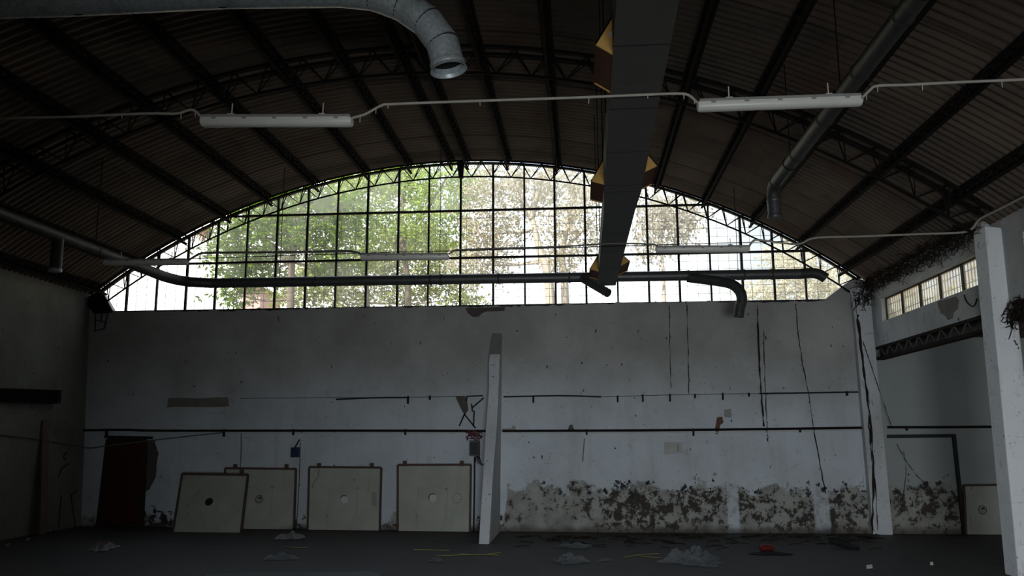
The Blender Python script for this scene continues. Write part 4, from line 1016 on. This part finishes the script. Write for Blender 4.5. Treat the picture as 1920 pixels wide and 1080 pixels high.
tree('pale barked forked tree in the middle of the window', tb(1040, 29), [([tb(1040, 29), up(1032, 560, 29), up(1012, 470, 29), up(996, 400, 29)], .22), ([up(997, 410, 29), up(975, 360, 29), up(958, 318, 29)], .12), ([up(996, 410, 29), up(1012, 350, 29), up(1030, 312, 29)], .12)],
     blobs(29, [(905, 350, 45, 45, 0), (950, 335, 50, 30, .5), (900, 430, 45, 55, 0), (945, 430, 45, 50, .3), (1005, 330, 55, 30, 0), (1060, 345, 50, 35, 0), (880, 490, 40, 45, 0), (930, 490, 35, 35, .4), (985, 370, 40, 30, .8)]), 8500, M['leaf_pale'], M['bark_pale'], .15, .6)
tree('slender pale tree just left of the square duct', tb(1082, 33), [([tb(1062, 33), up(1060, 570, 33), up(1054, 480, 33), up(1066, 410, 33), up(1078, 340, 33)], .20), ([up(1056, 470, 33), up(1095, 430, 33), up(1115, 410, 33)], .08)],
     blobs(33, [(1050, 410, 50, 45, 0), (1095, 355, 45, 40, .5), (1055, 480, 45, 35, 0), (1100, 430, 35, 45, .5)]), 4200, M['leaf_pale'], M['bark_pale'], .16, .6)
tree('grey drooping tree right of the square duct', tb(1245, 30), [([tb(1245, 30), up(1245, 560, 30), up(1240, 450, 30), up(1248, 370, 30)], .09)],
     blobs(30, [(1220, 375, 35, 35, 0), (1250, 420, 50, 45, .4), (1290, 375, 45, 30, 0), (1215, 440, 30, 50, 0), (1285, 405, 45, 30, 0), (1240, 385, 40, 35, .8)]), 4200, M['leaf_grey'], M['bark_pale'], .16, 1.8)
tree('dry pale tree at the right end of the window', tb(1500, 34), [([tb(1500, 34), up(1500, 580, 34), up(1495, 520, 34), up(1480, 470, 34)], .10)],
     blobs(34, [(1460, 475, 45, 25, 0), (1510, 495, 60, 40, .5), (1565, 525, 50, 30, 0), (1470, 530, 50, 35, 0), (1420, 545, 40, 25, 0), (1530, 545, 50, 25, .4)]), 5200, M['leaf_faded'], M['bark_pale'], .17, .4)
# pale foliage beyond the clerestory windows
def side_tree(label, x, y):
    o = thing('tree', label, 'tree', (x, y, -.05), 'trees outside the clerestory windows'); q = MB(); q.tube([(x, y, -.05), (x, y, 4), (x+.2, y, 6)], [.2, .16, .08], 8); q.build('trunk', M['bark_pale'], o, smooth=True)
    q = MB()
    for k in range(2600):
        v = Vector((random.gauss(0, 1.2), random.gauss(0, 2.2), random.gauss(0, 1.2))); p = Vector((x, y, 6.3))+v
        d = Vector((random.gauss(0, 1), random.gauss(0, 1), random.gauss(0, 1))).normalized(); w = d.cross(Vector((random.gauss(0, 1), random.gauss(0, 1), random.gauss(0, 1)))).normalized(); s_ = random.uniform(.15, .32)
        q.raw([p, p+d*s_*.5+w*s_*.25, p+d*s_, p+d*s_*.5-w*s_*.25], [(0, 1, 2, 3)])
    q.build('crown', M['leaf_pale'], o)
side_tree('pale tree seen through the long barred side window', 16.5, 33.0)
side_tree('pale tree further off through the long barred side window', 18.5, 41.0)
# dry frond hanging outside at the left
o = thing('dry_frond', 'dry orange brown frond hanging outside the left part of the window', 'frond', at(392, 418, 20.6))
q = MB()
for k in range(46):
    a_ = at(random.uniform(378, 398), random.uniform(422, 436), 20.6+random.uniform(-.1, .1)); c_ = a_+Vector((random.uniform(-.28, .1), random.uniform(-.05, .05), random.uniform(-.42, -.12)))
    q.bar(a_, c_, .022, .006)
q.build('dry_leaflets', M['leaf_dry'], o)
q = MB(); q.tube(smoothpath([at(422, 402, 20.05), at(414, 404, 20.3), at(404, 410, 20.55), at(394, 422, 20.6), at(384, 432, 20.6)], 4), .02, 6); q.build('stalk', M['vine'], o)
q = MB()
for k in range(60):
    p = at(random.uniform(388, 402), random.uniform(424, 442), 20.6+random.uniform(-.1, .1)); d = Vector((random.gauss(0, .08), random.gauss(0, .04), random.gauss(-.05, .06))); q.bar(p, p+d, .03, .005)
q.build('green_leaflets', M['leaf_light'], o)
